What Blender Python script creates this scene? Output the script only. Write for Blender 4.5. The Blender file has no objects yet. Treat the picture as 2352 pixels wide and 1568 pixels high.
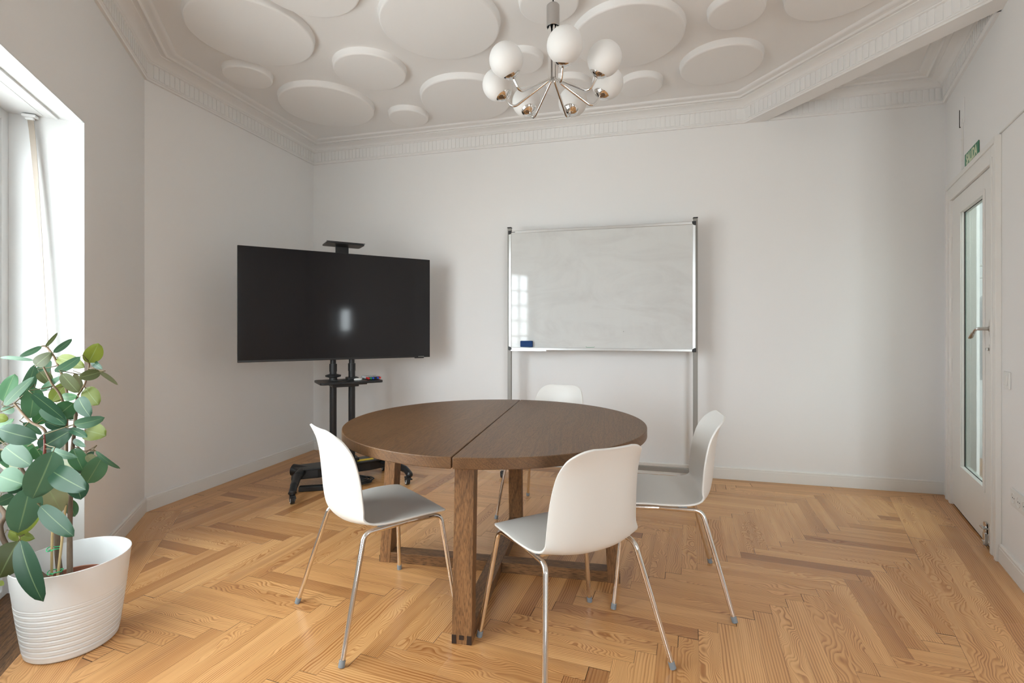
import bpy, bmesh, math, random
from math import sin, cos, pi, sqrt, radians, atan2
from mathutils import Vector, Matrix

SC = bpy.context.scene
COL = SC.collection
rnd = random.Random(7)

# ------------------------------------------------------------------ camera, world, exposure, daylight
F, H, HY, CX = 1130.0, 1.19, 757.0, 1176.0        # focal length in pixels, eye height, horizon row, centre column
cd = bpy.data.cameras.new('camera'); cam = bpy.data.objects.new('camera', cd); COL.objects.link(cam)
cd.sensor_width = 36.0; cd.lens = F / 2352.0 * 36.0
cd.shift_y = -(784.0 - HY) / 2352.0
cd.clip_start = 0.02
cam.location = (0, 0, H); cam.rotation_euler = (pi / 2, 0, 0)
SC.camera = cam

w = bpy.data.worlds.new('world'); SC.world = w; w.use_nodes = True
# an overcast sky, a little brighter overhead, over a duller street
SKY = 31.0
_n = w.node_tree.nodes; _tc = _n.new('ShaderNodeTexCoord'); _sp = _n.new('ShaderNodeSeparateXYZ'); _mr = _n.new('ShaderNodeMapRange'); _rp = _n.new('ShaderNodeValToRGB')
_mr.inputs['From Min'].default_value = -1; _mr.inputs['From Max'].default_value = 1
for _el, (_p, _c) in zip([_rp.color_ramp.elements[0], _rp.color_ramp.elements[1], _rp.color_ramp.elements.new(.47), _rp.color_ramp.elements.new(.55)],
                         [(0, (.57, .56, .58)), (1, (.82, .87, 1.0)), (.47, (.52, .51, .53)), (.55, (.655, .68, .765))]):
    _el.position = _p; _el.color = (*_c, 1)
_l = w.node_tree.links
_l.new(_tc.outputs['Generated'], _sp.inputs[0]); _l.new(_sp.outputs[2], _mr.inputs['Value']); _l.new(_mr.outputs[0], _rp.inputs[0]); _l.new(_rp.outputs[0], _n['Background'].inputs[0])
_m = _n.new('ShaderNodeMath'); _m.operation = 'MULTIPLY_ADD'; _m.inputs[1].default_value = -.50 * SKY; _m.inputs[2].default_value = .58 * SKY   # the bright side of the sky is behind the viewer
_l.new(_sp.outputs[1], _m.inputs[0]); _m2 = _n.new('ShaderNodeMath'); _m2.operation = 'MAXIMUM'; _m2.inputs[1].default_value = .35 * SKY; _l.new(_m.outputs[0], _m2.inputs[0])
_m2.use_clamp = False; _l.new(_m2.outputs[0], _n['Background'].inputs[1])
vs = SC.view_settings
vs.view_transform = 'Standard'; vs.look = 'None'; vs.gamma = 1.0; vs.exposure = -.17; vs.use_curve_mapping = False

# room outline, counter-clockwise: door wall, back wall, corner wall, window wall, then the part behind the camera
def dwall(t): return Vector((3.135 - .605 * t, 3.557 - t))
P = [dwall(1.42), Vector((3.135, 3.557)), Vector((-1.973, 4.89)), Vector((-2.397, 3.209)),
     Vector((-2.397 + .421 * 5.209, -2.0)), Vector((3.2, -2.0)), Vector((3.2, 0.9))]
ZC = 3.0
NAMES = ['wall_right', 'wall_back', 'wall_corner', 'wall_window', 'wall_behind', 'wall_side', 'wall_return']
THICK = [.12, .12, .2, .36, .2, .2, .12]
NW = len(P)
def wframe(i):
    a, b = P[i], P[(i + 1) % NW]
    u = (b - a).normalized(); n = Vector((-u.y, u.x))
    return a, u, n, (b - a).length
def wmat(i):
    a, u, n, L = wframe(i)
    return Matrix(((u.x, n.x, 0, a.x), (u.y, n.y, 0, a.y), (0, 0, 1, 0), (0, 0, 0, 1)))
def wpt(i, x, y, z=0):
    return wmat(i) @ Vector((x, y, z))
def at(x, y, Y):                                   # picture position and distance -> place in the room
    return Vector(((x - CX) / F * Y, Y, H + (HY - y) / F * Y))

def area(name, loc, direction, sx, sy, watts, col):
    l = bpy.data.lights.new(name, 'AREA'); l.shape = 'RECTANGLE'; l.size = sx; l.size_y = sy
    l.energy = watts; l.color = col
    o = bpy.data.objects.new(name, l); COL.objects.link(o); o.location = loc
    o.rotation_euler = Vector(direction).to_track_quat('-Z', 'Y').to_euler()
    return o
LD = 1.42 * 1.1688                                       # length of the door wall
def dx(t): return LD - t * 1.1688                  # door wall: distance from its near end
WX0, WX1, WZ1 = .955, 2.75, 2.172                  # french window opening in the window wall
def portal(i, x0, x1, z0, z1, y):                  # guides the renderer's sky sampling to a window opening; gives no light of its own
    a, u, n, L = wframe(i); o = area('window_portal', wpt(i, (x0 + x1) / 2, y, (z0 + z1) / 2), (n.x, n.y, 0), x1 - x0, z1 - z0, 1, (1, 1, 1))
    o.data.cycles.is_portal = True
portal(3, WX0, WX1, 0.02, WZ1, -.35); portal(4, .78, 1.78, .5, 2.6, -.19); portal(5, .72, 1.24, 1.05, 1.72, -.19)

# ------------------------------------------------------------------ materials
def mat(name, base=(.8, .8, .8), rough=.5, metal=0.0, **kw):
    m = bpy.data.materials.new(name); m.use_nodes = True
    b = m.node_tree.nodes['Principled BSDF']
    b.inputs['Base Color'].default_value = (*base, 1); b.inputs['Roughness'].default_value = rough
    b.inputs['Metallic'].default_value = metal
    for k, v in kw.items(): b.inputs[k.replace('_', ' ')].default_value = v
    return m
class NT:
    def __init__(s, m): s.t = m.node_tree; s.b = s.t.nodes['Principled BSDF']
    def n(s, typ, **kw):
        x = s.t.nodes.new(typ)
        for k, v in kw.items(): setattr(x, k, v)
        return x
    def l(s, a, b): s.t.links.new(a, b)
    def math(s, op, a, b=None):
        x = s.n('ShaderNodeMath', operation=op)
        for i, v in enumerate((a, b)):
            if v is None: continue
            if isinstance(v, (int, float)): x.inputs[i].default_value = v
            else: s.l(v, x.inputs[i])
        return x.outputs[0]
    def ramp(s, fac, stops):
        r = s.n('ShaderNodeValToRGB'); e = r.color_ramp.elements
        while len(e) < len(stops): e.new(.5)
        for el, (p, c) in zip(e, stops): el.position = p; el.color = (*c, 1)
        s.l(fac, r.inputs[0]); return r.outputs[0]
    def mix(s, fac, a, b, blend='MIX'):
        x = s.n('ShaderNodeMix', data_type='RGBA', blend_type=blend)
        for i, v in ((0, fac), (6, a), (7, b)):
            if isinstance(v, (int, float)): x.inputs[i].default_value = v
            elif isinstance(v, tuple): x.inputs[i].default_value = (*v, 1)
            else: s.l(v, x.inputs[i])
        return x.outputs[2]
    def noise(s, vec, scale, detail=3, rough=.5, dist=0.0):
        x = s.n('ShaderNodeTexNoise'); x.inputs['Scale'].default_value = scale
        x.inputs['Detail'].default_value = detail; x.inputs['Roughness'].default_value = rough
        x.inputs['Distortion'].default_value = dist
        if vec is not None: s.l(vec, x.inputs['Vector'])
        return x.outputs[0]
    def mapping(s, vec, scale=(1, 1, 1), loc=(0, 0, 0), rot=(0, 0, 0)):
        x = s.n('ShaderNodeMapping'); x.inputs['Scale'].default_value = scale
        x.inputs['Location'].default_value = loc; x.inputs['Rotation'].default_value = rot
        s.l(vec, x.inputs['Vector']); return x.outputs[0]
    def obj(s): return s.n('ShaderNodeTexCoord').outputs['Object']
    def bump(s, h, strength=.2, dist=.01):
        x = s.n('ShaderNodeBump'); x.inputs['Strength'].default_value = strength; x.inputs['Distance'].default_value = dist
        s.l(h, x.inputs['Height']); s.l(x.outputs[0], s.b.inputs['Normal'])

def plaster(name, col, rough=.7, bump=.12, var=.02):
    m = mat(name, col, rough); t = NT(m); o = t.obj()
    f = t.noise(o, 1.3, 3)
    c2 = tuple(c * (1 - var) for c in col)
    t.l(t.mix(f, col, c2), t.b.inputs['Base Color'])
    t.bump(t.noise(o, 220, 2), bump, .002)
    m.node_tree.nodes['Principled BSDF'].inputs['Specular IOR Level'].default_value = .3
    return m
M = {}
M['wall'] = plaster('wall_paint', (.89, .877, .865))
M['ceil'] = plaster('ceiling_paint', (.89, .873, .858), bump=.05)
M['cornice'] = plaster('cornice_paint', (.88, .865, .85), bump=.03)
M['trim'] = mat('trim_gloss_white', (.84, .82, .785), .38)
M['reveal'] = plaster('reveal_paint', (.74, .745, .745), rough=.5, bump=.05)
M['frame'] = mat('window_white', (.76, .77, .775), .35)
M['shell'] = mat('white_plastic', (.79, .765, .725), .42)
t = NT(M['shell']); t.bump(t.noise(t.obj(), 600, 2), .08, .001)
M['chrome'] = mat('chrome', (.80, .79, .78), .09, 1.0)
M['brushed'] = mat('brushed_steel', (.52, .51, .50), .28, 1.0)
t = NT(M['brushed']); t.bump(t.noise(t.mapping(t.obj(), (4, 4, 900)), 3, 3), .12, .001)
M['steel'] = mat('door_steel', (.62, .61, .59), .22, 1.0)
M['cap'] = mat('grey_foot_plastic', (.24, .27, .30), .5)
M['black'] = mat('black_metal', (.012, .012, .013), .36)
M['blackp'] = mat('black_plastic', (.015, .015, .016), .45)
M['screen'] = mat('screen_glass', (.008, .008, .010), .07, Specular_IOR_Level=.4)
M['rubber'] = mat('black_rubber', (.02, .02, .02), .6)
M['alu'] = mat('aluminium', (.62, .62, .61), .34, .85)
M['alupost'] = mat('grey_post', (.30, .285, .26), .45, .15)
M['potw'] = mat('white_pot', (.82, .83, .84), .34)
M['terra'] = mat('terracotta', (.28, .10, .06), .8)
M['soil'] = mat('soil', (.05, .035, .025), .95)
M['bamboo'] = mat('bamboo', (.55, .40, .20), .6)
M['tie'] = mat('green_tie', (.04, .45, .18), .5)
M['yellow'] = mat('yellow_label', (.80, .58, .02), .5)
M['blue'] = mat('blue_felt', (.006, .045, .17), .8)
M['green'] = mat('green_sign', (.035, .22, .12), .45)
M['cream'] = mat('cream_letters', (.68, .74, .52), .5)
M['dark'] = mat('dark_gap', (.02, .018, .016), .8)
M['socket'] = mat('white_socket', (.80, .79, .76), .35)
M['coat'] = mat('grey_cloth', (.16, .16, .165), .9)
M['strap'] = mat('beige_strap', (.34, .29, .245), .8)
M['opal'] = mat('opal_glass', (.86, .855, .845), .5, Subsurface_Weight=.35, Subsurface_Scale=.03)
M['opal'].node_tree.nodes['Principled BSDF'].inputs['Subsurface Radius'].default_value = (1, 1, 1)
for k, c in dict(red=(.6, .03, .03), mblue=(.03, .08, .5), mgreen=(.02, .3, .12), white=(.8, .8, .8), mblack=(.02, .02, .02)).items():
    M['pen_' + k] = mat('marker_' + k, c, .4)
m = mat('clear_wrap', (.8, .8, .82), .15, Alpha=.35); M['wrap'] = m

def clear_glass(name, tint=(.93, .97, .95), ior=1.5):
    m = bpy.data.materials.new(name); m.use_nodes = True; nt = m.node_tree
    for n in list(nt.nodes): nt.nodes.remove(n)
    out = nt.nodes.new('ShaderNodeOutputMaterial'); mx = nt.nodes.new('ShaderNodeMixShader')
    tr = nt.nodes.new('ShaderNodeBsdfTransparent'); gl = nt.nodes.new('ShaderNodeBsdfGlossy'); fr = nt.nodes.new('ShaderNodeFresnel')
    tr.inputs[0].default_value = (*tint, 1); gl.inputs['Roughness'].default_value = .02
    ge = nt.nodes.new('ShaderNodeNewGeometry'); mr = nt.nodes.new('ShaderNodeMapRange')      # same reflectance on both faces of the pane
    mr.inputs['To Min'].default_value = ior; mr.inputs['To Max'].default_value = 1 / ior
    nt.links.new(ge.outputs['Backfacing'], mr.inputs['Value']); nt.links.new(mr.outputs[0], fr.inputs[0])
    nt.links.new(fr.outputs[0], mx.inputs[0]); nt.links.new(tr.outputs[0], mx.inputs[1]); nt.links.new(gl.outputs[0], mx.inputs[2])
    nt.links.new(mx.outputs[0], out.inputs[0]); return m
M['glass'] = clear_glass('clear_glass')
M['doorglass'] = clear_glass('door_glass', (.88, .955, .93), 1.7)

def whiteboard_mat():
    m = mat('whiteboard_enamel', (.74, .745, .735), .10); t = NT(m); o = t.obj()
    f1 = t.noise(t.mapping(o, (1.0, 1, 2.2), (.3, 0, .1)), 1.8, 5, .62, 1.6)
    a = t.ramp(f1, [(.42, (0, 0, 0)), (.75, (1, 1, 1))])
    f2 = t.noise(t.mapping(o, (5, 1, 1.2)), 2.0, 4, .6, .6)
    b = t.ramp(f2, [(.5, (0, 0, 0)), (.8, (1, 1, 1))])
    c = t.mix(t.math('MULTIPLY', a, .5), (.70, .705, .69), (.54, .525, .51))
    c = t.mix(t.math('MULTIPLY', b, .22), c, (.60, .585, .575))
    t.l(c, t.b.inputs['Base Color'])
    t.l(t.ramp(f2, [(.3, (.03, .03, .03)), (.8, (.09, .09, .09))]), t.b.inputs['Roughness'])
    t.bump(t.noise(o, 7, 1), .03, .004)
    return m
M['board'] = whiteboard_mat()

def floor_mat():
    m = mat('herringbone_pine', (.6, .35, .15), .3); t = NT(m)
    uv = t.n('ShaderNodeUVMap').outputs[0]
    at_ = t.n('ShaderNodeAttribute', attribute_name='plank')
    sep = t.n('ShaderNodeSeparateColor'); t.l(at_.outputs['Color'], sep.inputs[0])
    r, g, b = sep.outputs[0], sep.outputs[1], sep.outputs[2]
    sx = t.n('ShaderNodeSeparateXYZ'); t.l(uv, sx.inputs[0])
    u, v = sx.outputs[0], sx.outputs[1]
    off = t.math('MULTIPLY', r, 37.0); off2 = t.math('MULTIPLY', g, 53.0)
    # slow warp of the rings along the board
    cw = t.n('ShaderNodeCombineXYZ')
    t.l(t.math('ADD', t.math('MULTIPLY', u, 3.0), off), cw.inputs[0]); t.l(t.math('MULTIPLY', v, 6.5), cw.inputs[1]); t.l(off2, cw.inputs[2])
    warp = t.noise(cw.outputs[0], 1.0, 2, .5)
    amp = t.ramp(g, [(.0, (.012, .012, .012)), (.35, (.03, .03, .03)), (.6, (.12, .12, .12)), (.8, (.26, .26, .26)), (1, (.40, .40, .40))])   # straight-grained to flame-grained boards
    vv = t.math('ADD', v, t.math('MULTIPLY', t.math('SUBTRACT', warp, .5), amp))
    cr = t.n('ShaderNodeCombineXYZ')
    t.l(t.math('MULTIPLY', u, .7), cr.inputs[0]); t.l(t.math('MULTIPLY', vv, 1.0), cr.inputs[1]); t.l(off, cr.inputs[2])
    # early- and latewood: narrow dark lines, their spacing changing from board to board
    dens = t.math('ADD', 70.0, t.math('MULTIPLY', b, 75.0))
    saw = t.math('FRACT', t.math('ADD', t.math('MULTIPLY', vv, dens), off))
    line = t.ramp(saw, [(0, (.15, .15, .15)), (.35, (.12, .12, .12)), (.78, (.95, .95, .95)), (.93, (1, 1, 1)), (1, (.2, .2, .2))])
    cs_ = t.n('ShaderNodeCombineXYZ')
    t.l(t.math('ADD', t.math('MULTIPLY', u, 2.0), off2), cs_.inputs[0]); t.l(t.math('MULTIPLY', v, 26.0), cs_.inputs[1]); t.l(off, cs_.inputs[2])
    strength = t.ramp(t.noise(cs_.outputs[0], 1.0, 2), [(.3, (.35, .35, .35)), (.65, (1.1, 1.1, 1.1))])
    cf = t.n('ShaderNodeCombineXYZ')
    t.l(t.math('ADD', t.math('MULTIPLY', u, 6.0), off2), cf.inputs[0]); t.l(t.math('MULTIPLY', v, 420.0), cf.inputs[1]); t.l(off, cf.inputs[2])
    fib = t.noise(cf.outputs[0], 1.0, 3, .6)
    fac = t.math('ADD', t.math('MULTIPLY', t.math('MULTIPLY', line, strength), .8), t.math('MULTIPLY', t.math('SUBTRACT', fib, .5), .6))
    col = t.ramp(fac, [(.0, (.76, .430, .185)), (.30, (.675, .350, .136)), (.85, (.42, .170, .052))])
    tint = t.ramp(r, [(0, (.58, .48, .42)), (.04, (.68, .58, .52)), (.10, (.84, .77, .71)), (.30, (.94, .90, .86)), (.65, (1.0, .985, .97)), (1, (1.08, 1.10, 1.13))])
    col = t.mix(1.0, col, tint, 'MULTIPLY')
    stain = t.noise(cs_.outputs[0], .35, 2)                           # darker resin streaks in some boards
    col = t.mix(t.math('MULTIPLY', t.ramp(stain, [(.58, (0, 0, 0)), (.72, (1, 1, 1))]), .45), col, (.33, .135, .05))
    wear = t.noise(t.obj(), .55, 1, .4)                               # worn pale patches in the varnish
    col = t.mix(t.math('MULTIPLY', t.ramp(wear, [(.5, (0, 0, 0)), (.75, (1, 1, 1))]), .10), col, (.60, .41, .25))
    t.l(col, t.b.inputs['Base Color'])
    t.l(t.ramp(wear, [(.35, (.22, .22, .22)), (.7, (.40, .40, .40))]), t.b.inputs['Roughness'])
    t.bump(fac, .06, .002)
    return m
M['floor'] = floor_mat()

def oak(name, axis, rough=.42, light=1.0, ringk=.10, fleck=0.0):
    m = mat(name, (.13, .06, .03), rough); t = NT(m); o = t.obj()
    st = [14, 14, 14]; st[axis] = 1.1
    big = [2.2, 2.2, 2.2]; big[axis] = .7
    fine = [330, 330, 330]; fine[axis] = 10
    wz = t.noise(t.mapping(o, tuple(big)), 1.0, 2, .5)
    sp = t.n('ShaderNodeSeparateXYZ'); t.l(o, sp.inputs[0])
    cross = [k for k in range(3) if k != axis]
    q = t.math('ADD', sp.outputs[cross[0]], t.math('MULTIPLY', sp.outputs[cross[1]], .6))
    vv = t.math('ADD', q, t.math('MULTIPLY', wz, .55))
    ring = t.math('ABSOLUTE', t.math('SINE', t.math('MULTIPLY', vv, 95.0)))
    ring = t.math('POWER', ring, 3.0)
    fib = t.noise(t.mapping(o, tuple(fine)), 1.0, 4, .65)
    mid = t.noise(t.mapping(o, tuple(st)), 1.0, 3, .55)
    fac = t.math('ADD', t.math('MULTIPLY', ring, ringk), t.math('ADD', t.math('MULTIPLY', fib, .62), t.math('MULTIPLY', mid, .45)))
    L = light
    col = t.ramp(fac, [(.28, (.060 * L, .028 * L, .012 * L)), (.52, (.138 * L, .065 * L, .025 * L)), (.85, (.225 * L, .114 * L, .048 * L))])
    ln_ = t.math('POWER', ring, 3.5)                # thin dark growth lines
    col = t.mix(t.math('MULTIPLY', ln_, .38), col, (.040, .019, .009))
    if fleck:                                      # short dark pores along the grain
        ps = [400, 400, 400]; ps[axis] = 34
        pr_ = t.noise(t.mapping(o, tuple(ps), (3.1, 1.7, .4)), 1.0, 2, .5)
        col = t.mix(t.math('MULTIPLY', t.ramp(pr_, [(.50, (0, 0, 0)), (.60, (1, 1, 1))]), fleck), col, (.030, .015, .007))
    t.l(col, t.b.inputs['Base Color'])
    t.bump(fib, .14, .002)
    return m
M['oak_y'] = oak('dark_oak_top', 1, .42, 1.15, .14, .40)
M['oak_z'] = oak('dark_oak_leg', 2, .5, 1.8, .06, .5)
M['oak_x'] = oak('dark_oak_bar', 0, .5, 1.5, .06, .6)
M['oak_yb'] = oak('dark_oak_cross_bar', 1, .5, 1.5, .06, .6)
M['endgrain'] = mat('oak_end_grain', (.03, .016, .011), .6)

def leaf_mat():
    m = mat('rubber_leaf', (.05, .16, .06), .40); t = NT(m)
    a = t.n('ShaderNodeAttribute', attribute_name='tone')
    uv = t.n('ShaderNodeUVMap').outputs[0]; s = t.n('ShaderNodeSeparateXYZ'); t.l(uv, s.inputs[0])
    d = t.math('ABSOLUTE', t.math('SUBTRACT', s.outputs[1], .5))
    rib = t.ramp(d, [(.0, (1, 1, 1)), (.018, (.7, .7, .7)), (.03, (0, 0, 0))])
    veins = t.math('SINE', t.math('ADD', t.math('MULTIPLY', s.outputs[0], 95), t.math('MULTIPLY', d, -60)))
    vf = t.math('MULTIPLY', t.math('ADD', veins, 1.0), .03)
    n = t.noise(t.obj(), 22, 3)
    c = t.mix(t.math('MULTIPLY', n, .3), a.outputs['Color'], (.03, .07, .03))
    c = t.mix(t.math('MULTIPLY', rib, .45), c, (.26, .34, .16))
    t.l(c, t.b.inputs['Base Color'])
    t.b.inputs['Subsurface Weight'].default_value = 0.0
    # thin leaves let light through
    nt = m.node_tree; tr = nt.nodes.new('ShaderNodeBsdfTranslucent'); mx = nt.nodes.new('ShaderNodeMixShader'); mx.inputs[0].default_value = .14
    t.l(c, tr.inputs[0]); out = nt.nodes['Material Output']
    t.l(t.b.outputs[0], mx.inputs[1]); t.l(tr.outputs[0], mx.inputs[2]); t.l(mx.outputs[0], out.inputs[0])
    return m
M['leaf'] = leaf_mat()
M['leaf'].node_tree.nodes['Principled BSDF'].inputs['Specular IOR Level'].default_value = .35
m = mat('bark', (.20, .13, .085), .8); t = NT(m)
t.l(t.mix(t.noise(t.mapping(t.obj(), (60, 60, 25)), 1, 4), (.08, .047, .03), (.22, .155, .105)), t.b.inputs['Base Color'])
M['bark'] = m
M['twig'] = mat('young_twig', (.16, .10, .055), .6)

# ------------------------------------------------------------------ mesh helpers
class MB:
    def __init__(s): s.bm = bmesh.new(); s.x = Matrix.Identity(4)
    def v(s, co): return s.bm.verts.new(s.x @ Vector(co))
    def face(s, vs):
        try: return s.bm.faces.new(vs)
        except ValueError: return None
    def box(s, lo, hi, m=None):
        x0, y0, z0 = lo; x1, y1, z1 = hi; k = s.x; s.x = k @ m if m else k
        p = [s.v(c) for c in ((x0, y0, z0), (x1, y0, z0), (x1, y1, z0), (x0, y1, z0), (x0, y0, z1), (x1, y0, z1), (x1, y1, z1), (x0, y1, z1))]
        for q in ((3, 2, 1, 0), (4, 5, 6, 7), (0, 1, 5, 4), (1, 2, 6, 5), (2, 3, 7, 6), (3, 0, 4, 7)): s.face([p[i] for i in q])
        s.x = k; return s
    def cbox(s, c, size, m=None):
        c, d = Vector(c), Vector(size) / 2
        return s.box(c - d, c + d, m)
    def prism(s, pts, z0, z1):
        a = [s.v((p[0], p[1], z0)) for p in pts]; b = [s.v((p[0], p[1], z1)) for p in pts]; n = len(pts)
        s.face(a[::-1]); s.face(b)
        for i in range(n): s.face([a[i], a[(i + 1) % n], b[(i + 1) % n], b[i]])
        return s
    def tube(s, path, r, seg=12, cap=True, flat=None):
        path = [Vector(p) for p in path]; n = len(path)
        rr = r if isinstance(r, (list, tuple)) else [r] * n
        T = []
        for i in range(n):
            d = path[min(i + 1, n - 1)] - path[max(i - 1, 0)]
            T.append(d.normalized())
        ref = Vector((0, 0, 1)) if abs(T[0].z) < .9 else Vector((1, 0, 0))
        N = (ref - T[0] * ref.dot(T[0])).normalized(); rings = []
        for i in range(n):
            N = (N - T[i] * N.dot(T[i])).normalized(); B = T[i].cross(N)
            ring = []
            for k in range(seg):
                a = 2 * pi * k / seg
                ring.append(s.v(path[i] + (N * cos(a) * (flat or 1) + B * sin(a)) * rr[i]))
            rings.append(ring)
        for i in range(n - 1):
            for k in range(seg):
                s.face([rings[i][k], rings[i][(k + 1) % seg], rings[i + 1][(k + 1) % seg], rings[i + 1][k]])
        if cap: s.face(rings[0][::-1]); s.face(rings[-1])
        return s
    def lathe(s, prof, seg=48, m=None, closed=False):
        k = s.x; s.x = k @ m if m else k; rings = []
        for (r, z) in prof:
            if r < 1e-6: rings.append([s.v((0, 0, z))])
            else: rings.append([s.v((r * cos(2 * pi * i / seg), r * sin(2 * pi * i / seg), z)) for i in range(seg)])
        for a, b in zip(rings, rings[1:] + ([rings[0]] if closed else [])):
            for i in range(seg):
                j = (i + 1) % seg
                if len(a) == 1 and len(b) == 1: continue
                if len(a) == 1: s.face([a[0], b[j], b[i]])
                elif len(b) == 1: s.face([a[i], a[j], b[0]])
                else: s.face([a[i], a[j], b[j], b[i]])
        s.x = k; return s
    def build(s, name, m, parent=None, smooth=False, bevel=0, seg=2, angle=35):
        bmesh.ops.recalc_face_normals(s.bm, faces=s.bm.faces)
        me = bpy.data.meshes.new(name); s.bm.to_mesh(me); s.bm.free()
        o = bpy.data.objects.new(name, me); COL.objects.link(o); me.materials.append(m)
        if parent: o.parent = parent
        if smooth:
            me.polygons.foreach_set('use_smooth', [True] * len(me.polygons))
            me.set_sharp_from_angle(angle=radians(angle))
        if bevel:
            b = o.modifiers.new('edge', 'BEVEL'); b.width = bevel; b.segments = seg; b.limit_method = 'ANGLE'; b.angle_limit = radians(40)
        return o
def tag(o, label=None, cat=None, group=None, kind=None):
    if label: o['label'] = label
    if cat: o['category'] = cat
    if group: o['group'] = group
    if kind: o['kind'] = kind
    return o
def empty(name, loc=(0, 0, 0), rz=0):
    o = bpy.data.objects.new(name, None); COL.objects.link(o); o.location = loc; o.rotation_euler = (0, 0, rz)
    o.empty_display_size = .1; return o
def wobj(o, i):                                    # place an object built in a wall's own frame
    o.matrix_world = wmat(i) @ Matrix.Identity(4); return o
def fillet(pts, r, n=6):
    pts = [Vector(p) for p in pts]; rr = r if isinstance(r, (list, tuple)) else [r] * len(pts)
    out = [pts[0]]
    for i in range(1, len(pts) - 1):
        a, b, c = pts[i - 1], pts[i], pts[i + 1]
        d1, d2 = (a - b), (c - b); ang = d1.angle(d2)
        tl = min(rr[i] / math.tan(ang / 2), d1.length * .48, d2.length * .48)
        p, q = b + d1.normalized() * tl, b + d2.normalized() * tl
        for k in range(n + 1):
            s = k / n; out.append(p * (1 - s) ** 2 + b * 2 * s * (1 - s) + q * s * s)
    out.append(pts[-1]); return out
def R4(axis, a): return Matrix.Rotation(a, 4, axis)
def T4(x, y, z): return Matrix.Translation((x, y, z))
def smoothstep_interp(xs, ys, x):
    if x <= xs[0]: return ys[0]
    for i in range(len(xs) - 1):
        if x <= xs[i + 1]:
            return ys[i] + (ys[i + 1] - ys[i]) * (x - xs[i]) / (xs[i + 1] - xs[i])
    return ys[-1]
def catmull(pts, t):
    n = len(pts) - 1; i = min(int(t), n - 1); f = t - i
    p = [pts[max(i - 1, 0)], pts[i], pts[i + 1], pts[min(i + 2, n)]]
    return [0.5 * ((2 * p[1][k]) + (-p[0][k] + p[2][k]) * f + (2 * p[0][k] - 5 * p[1][k] + 4 * p[2][k] - p[3][k]) * f * f
                   + (-p[0][k] + 3 * p[1][k] - 3 * p[2][k] + p[3][k]) * f ** 3) for k in range(len(pts[0]))]

# ------------------------------------------------------------------ the room
def line_hit(p, u, q, v):
    d = u.x * v.y - u.y * v.x; k = ((q.x - p.x) * v.y - (q.y - p.y) * v.x) / d
    return p + u * k
def offset_corner(i, offs):                        # corner between wall i-1 and wall i moved inward by each wall's own offset
    a0, u0, n0, _ = wframe((i - 1) % NW); a1, u1, n1, _ = wframe(i)
    return line_hit(a0 + n0 * offs[(i - 1) % NW], u0, a1 + n1 * offs[i], u1)
OUT = [offset_corner(i, [-t for t in THICK]) for i in range(NW)]
OPEN = {0: [(dx(.955), dx(.185), 0, 2.085)], 3: [(WX0, WX1, 0, WZ1)], 4: [(.78, 1.78, .5, 2.6)], 5: [(.72, 1.24, 1.05, 1.72)]}
def build_wall(i):
    a, u, n, L = wframe(i); th = THICK[i]; ops = OPEN.get(i, [])
    xo0 = (OUT[i] - a).dot(u); xo1 = (OUT[(i + 1) % NW] - a).dot(u)
    xs = sorted({0, L} | {o[0] for o in ops} | {o[1] for o in ops}); zs = sorted({0, ZC} | {o[2] for o in ops} | {o[3] for o in ops})
    def solid(ix, iz):
        if not (0 <= ix < len(xs) - 1 and 0 <= iz < len(zs) - 1): return None
        cx, cz = (xs[ix] + xs[ix + 1]) / 2, (zs[iz] + zs[iz + 1]) / 2
        return not any(o[0] < cx < o[1] and o[2] < cz < o[3] for o in ops)
    b = MB(); vc = {}
    def V(x, back, z):
        k = (round(x, 5), back, round(z, 5))
        if k not in vc:
            xx = x
            if back: xx = xo0 if x == xs[0] else xo1 if x == xs[-1] else x
            vc[k] = b.v((xx, -th if back else 0, z))
        return vc[k]
    for ix in range(len(xs) - 1):
        for iz in range(len(zs) - 1):
            if not solid(ix, iz): continue
            x0, x1, z0, z1 = xs[ix], xs[ix + 1], zs[iz], zs[iz + 1]
            b.face([V(x0, 0, z0), V(x1, 0, z0), V(x1, 0, z1), V(x0, 0, z1)])
            b.face([V(x0, 1, z0), V(x0, 1, z1), V(x1, 1, z1), V(x1, 1, z0)])
            if not solid(ix - 1, iz): b.face([V(x0, 0, z0), V(x0, 0, z1), V(x0, 1, z1), V(x0, 1, z0)])
            if not solid(ix + 1, iz): b.face([V(x1, 0, z0), V(x1, 1, z0), V(x1, 1, z1), V(x1, 0, z1)])
            if not solid(ix, iz - 1): b.face([V(x0, 0, z0), V(x0, 1, z0), V(x1, 1, z0), V(x1, 0, z0)])
            if not solid(ix, iz + 1): b.face([V(x0, 0, z1), V(x1, 0, z1), V(x1, 1, z1), V(x0, 1, z1)])
    o = b.build(NAMES[i], M['wall']); wobj(o, i); tag(o, kind='structure'); return o
WALL = [build_wall(i) for i in range(NW)]

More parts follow.
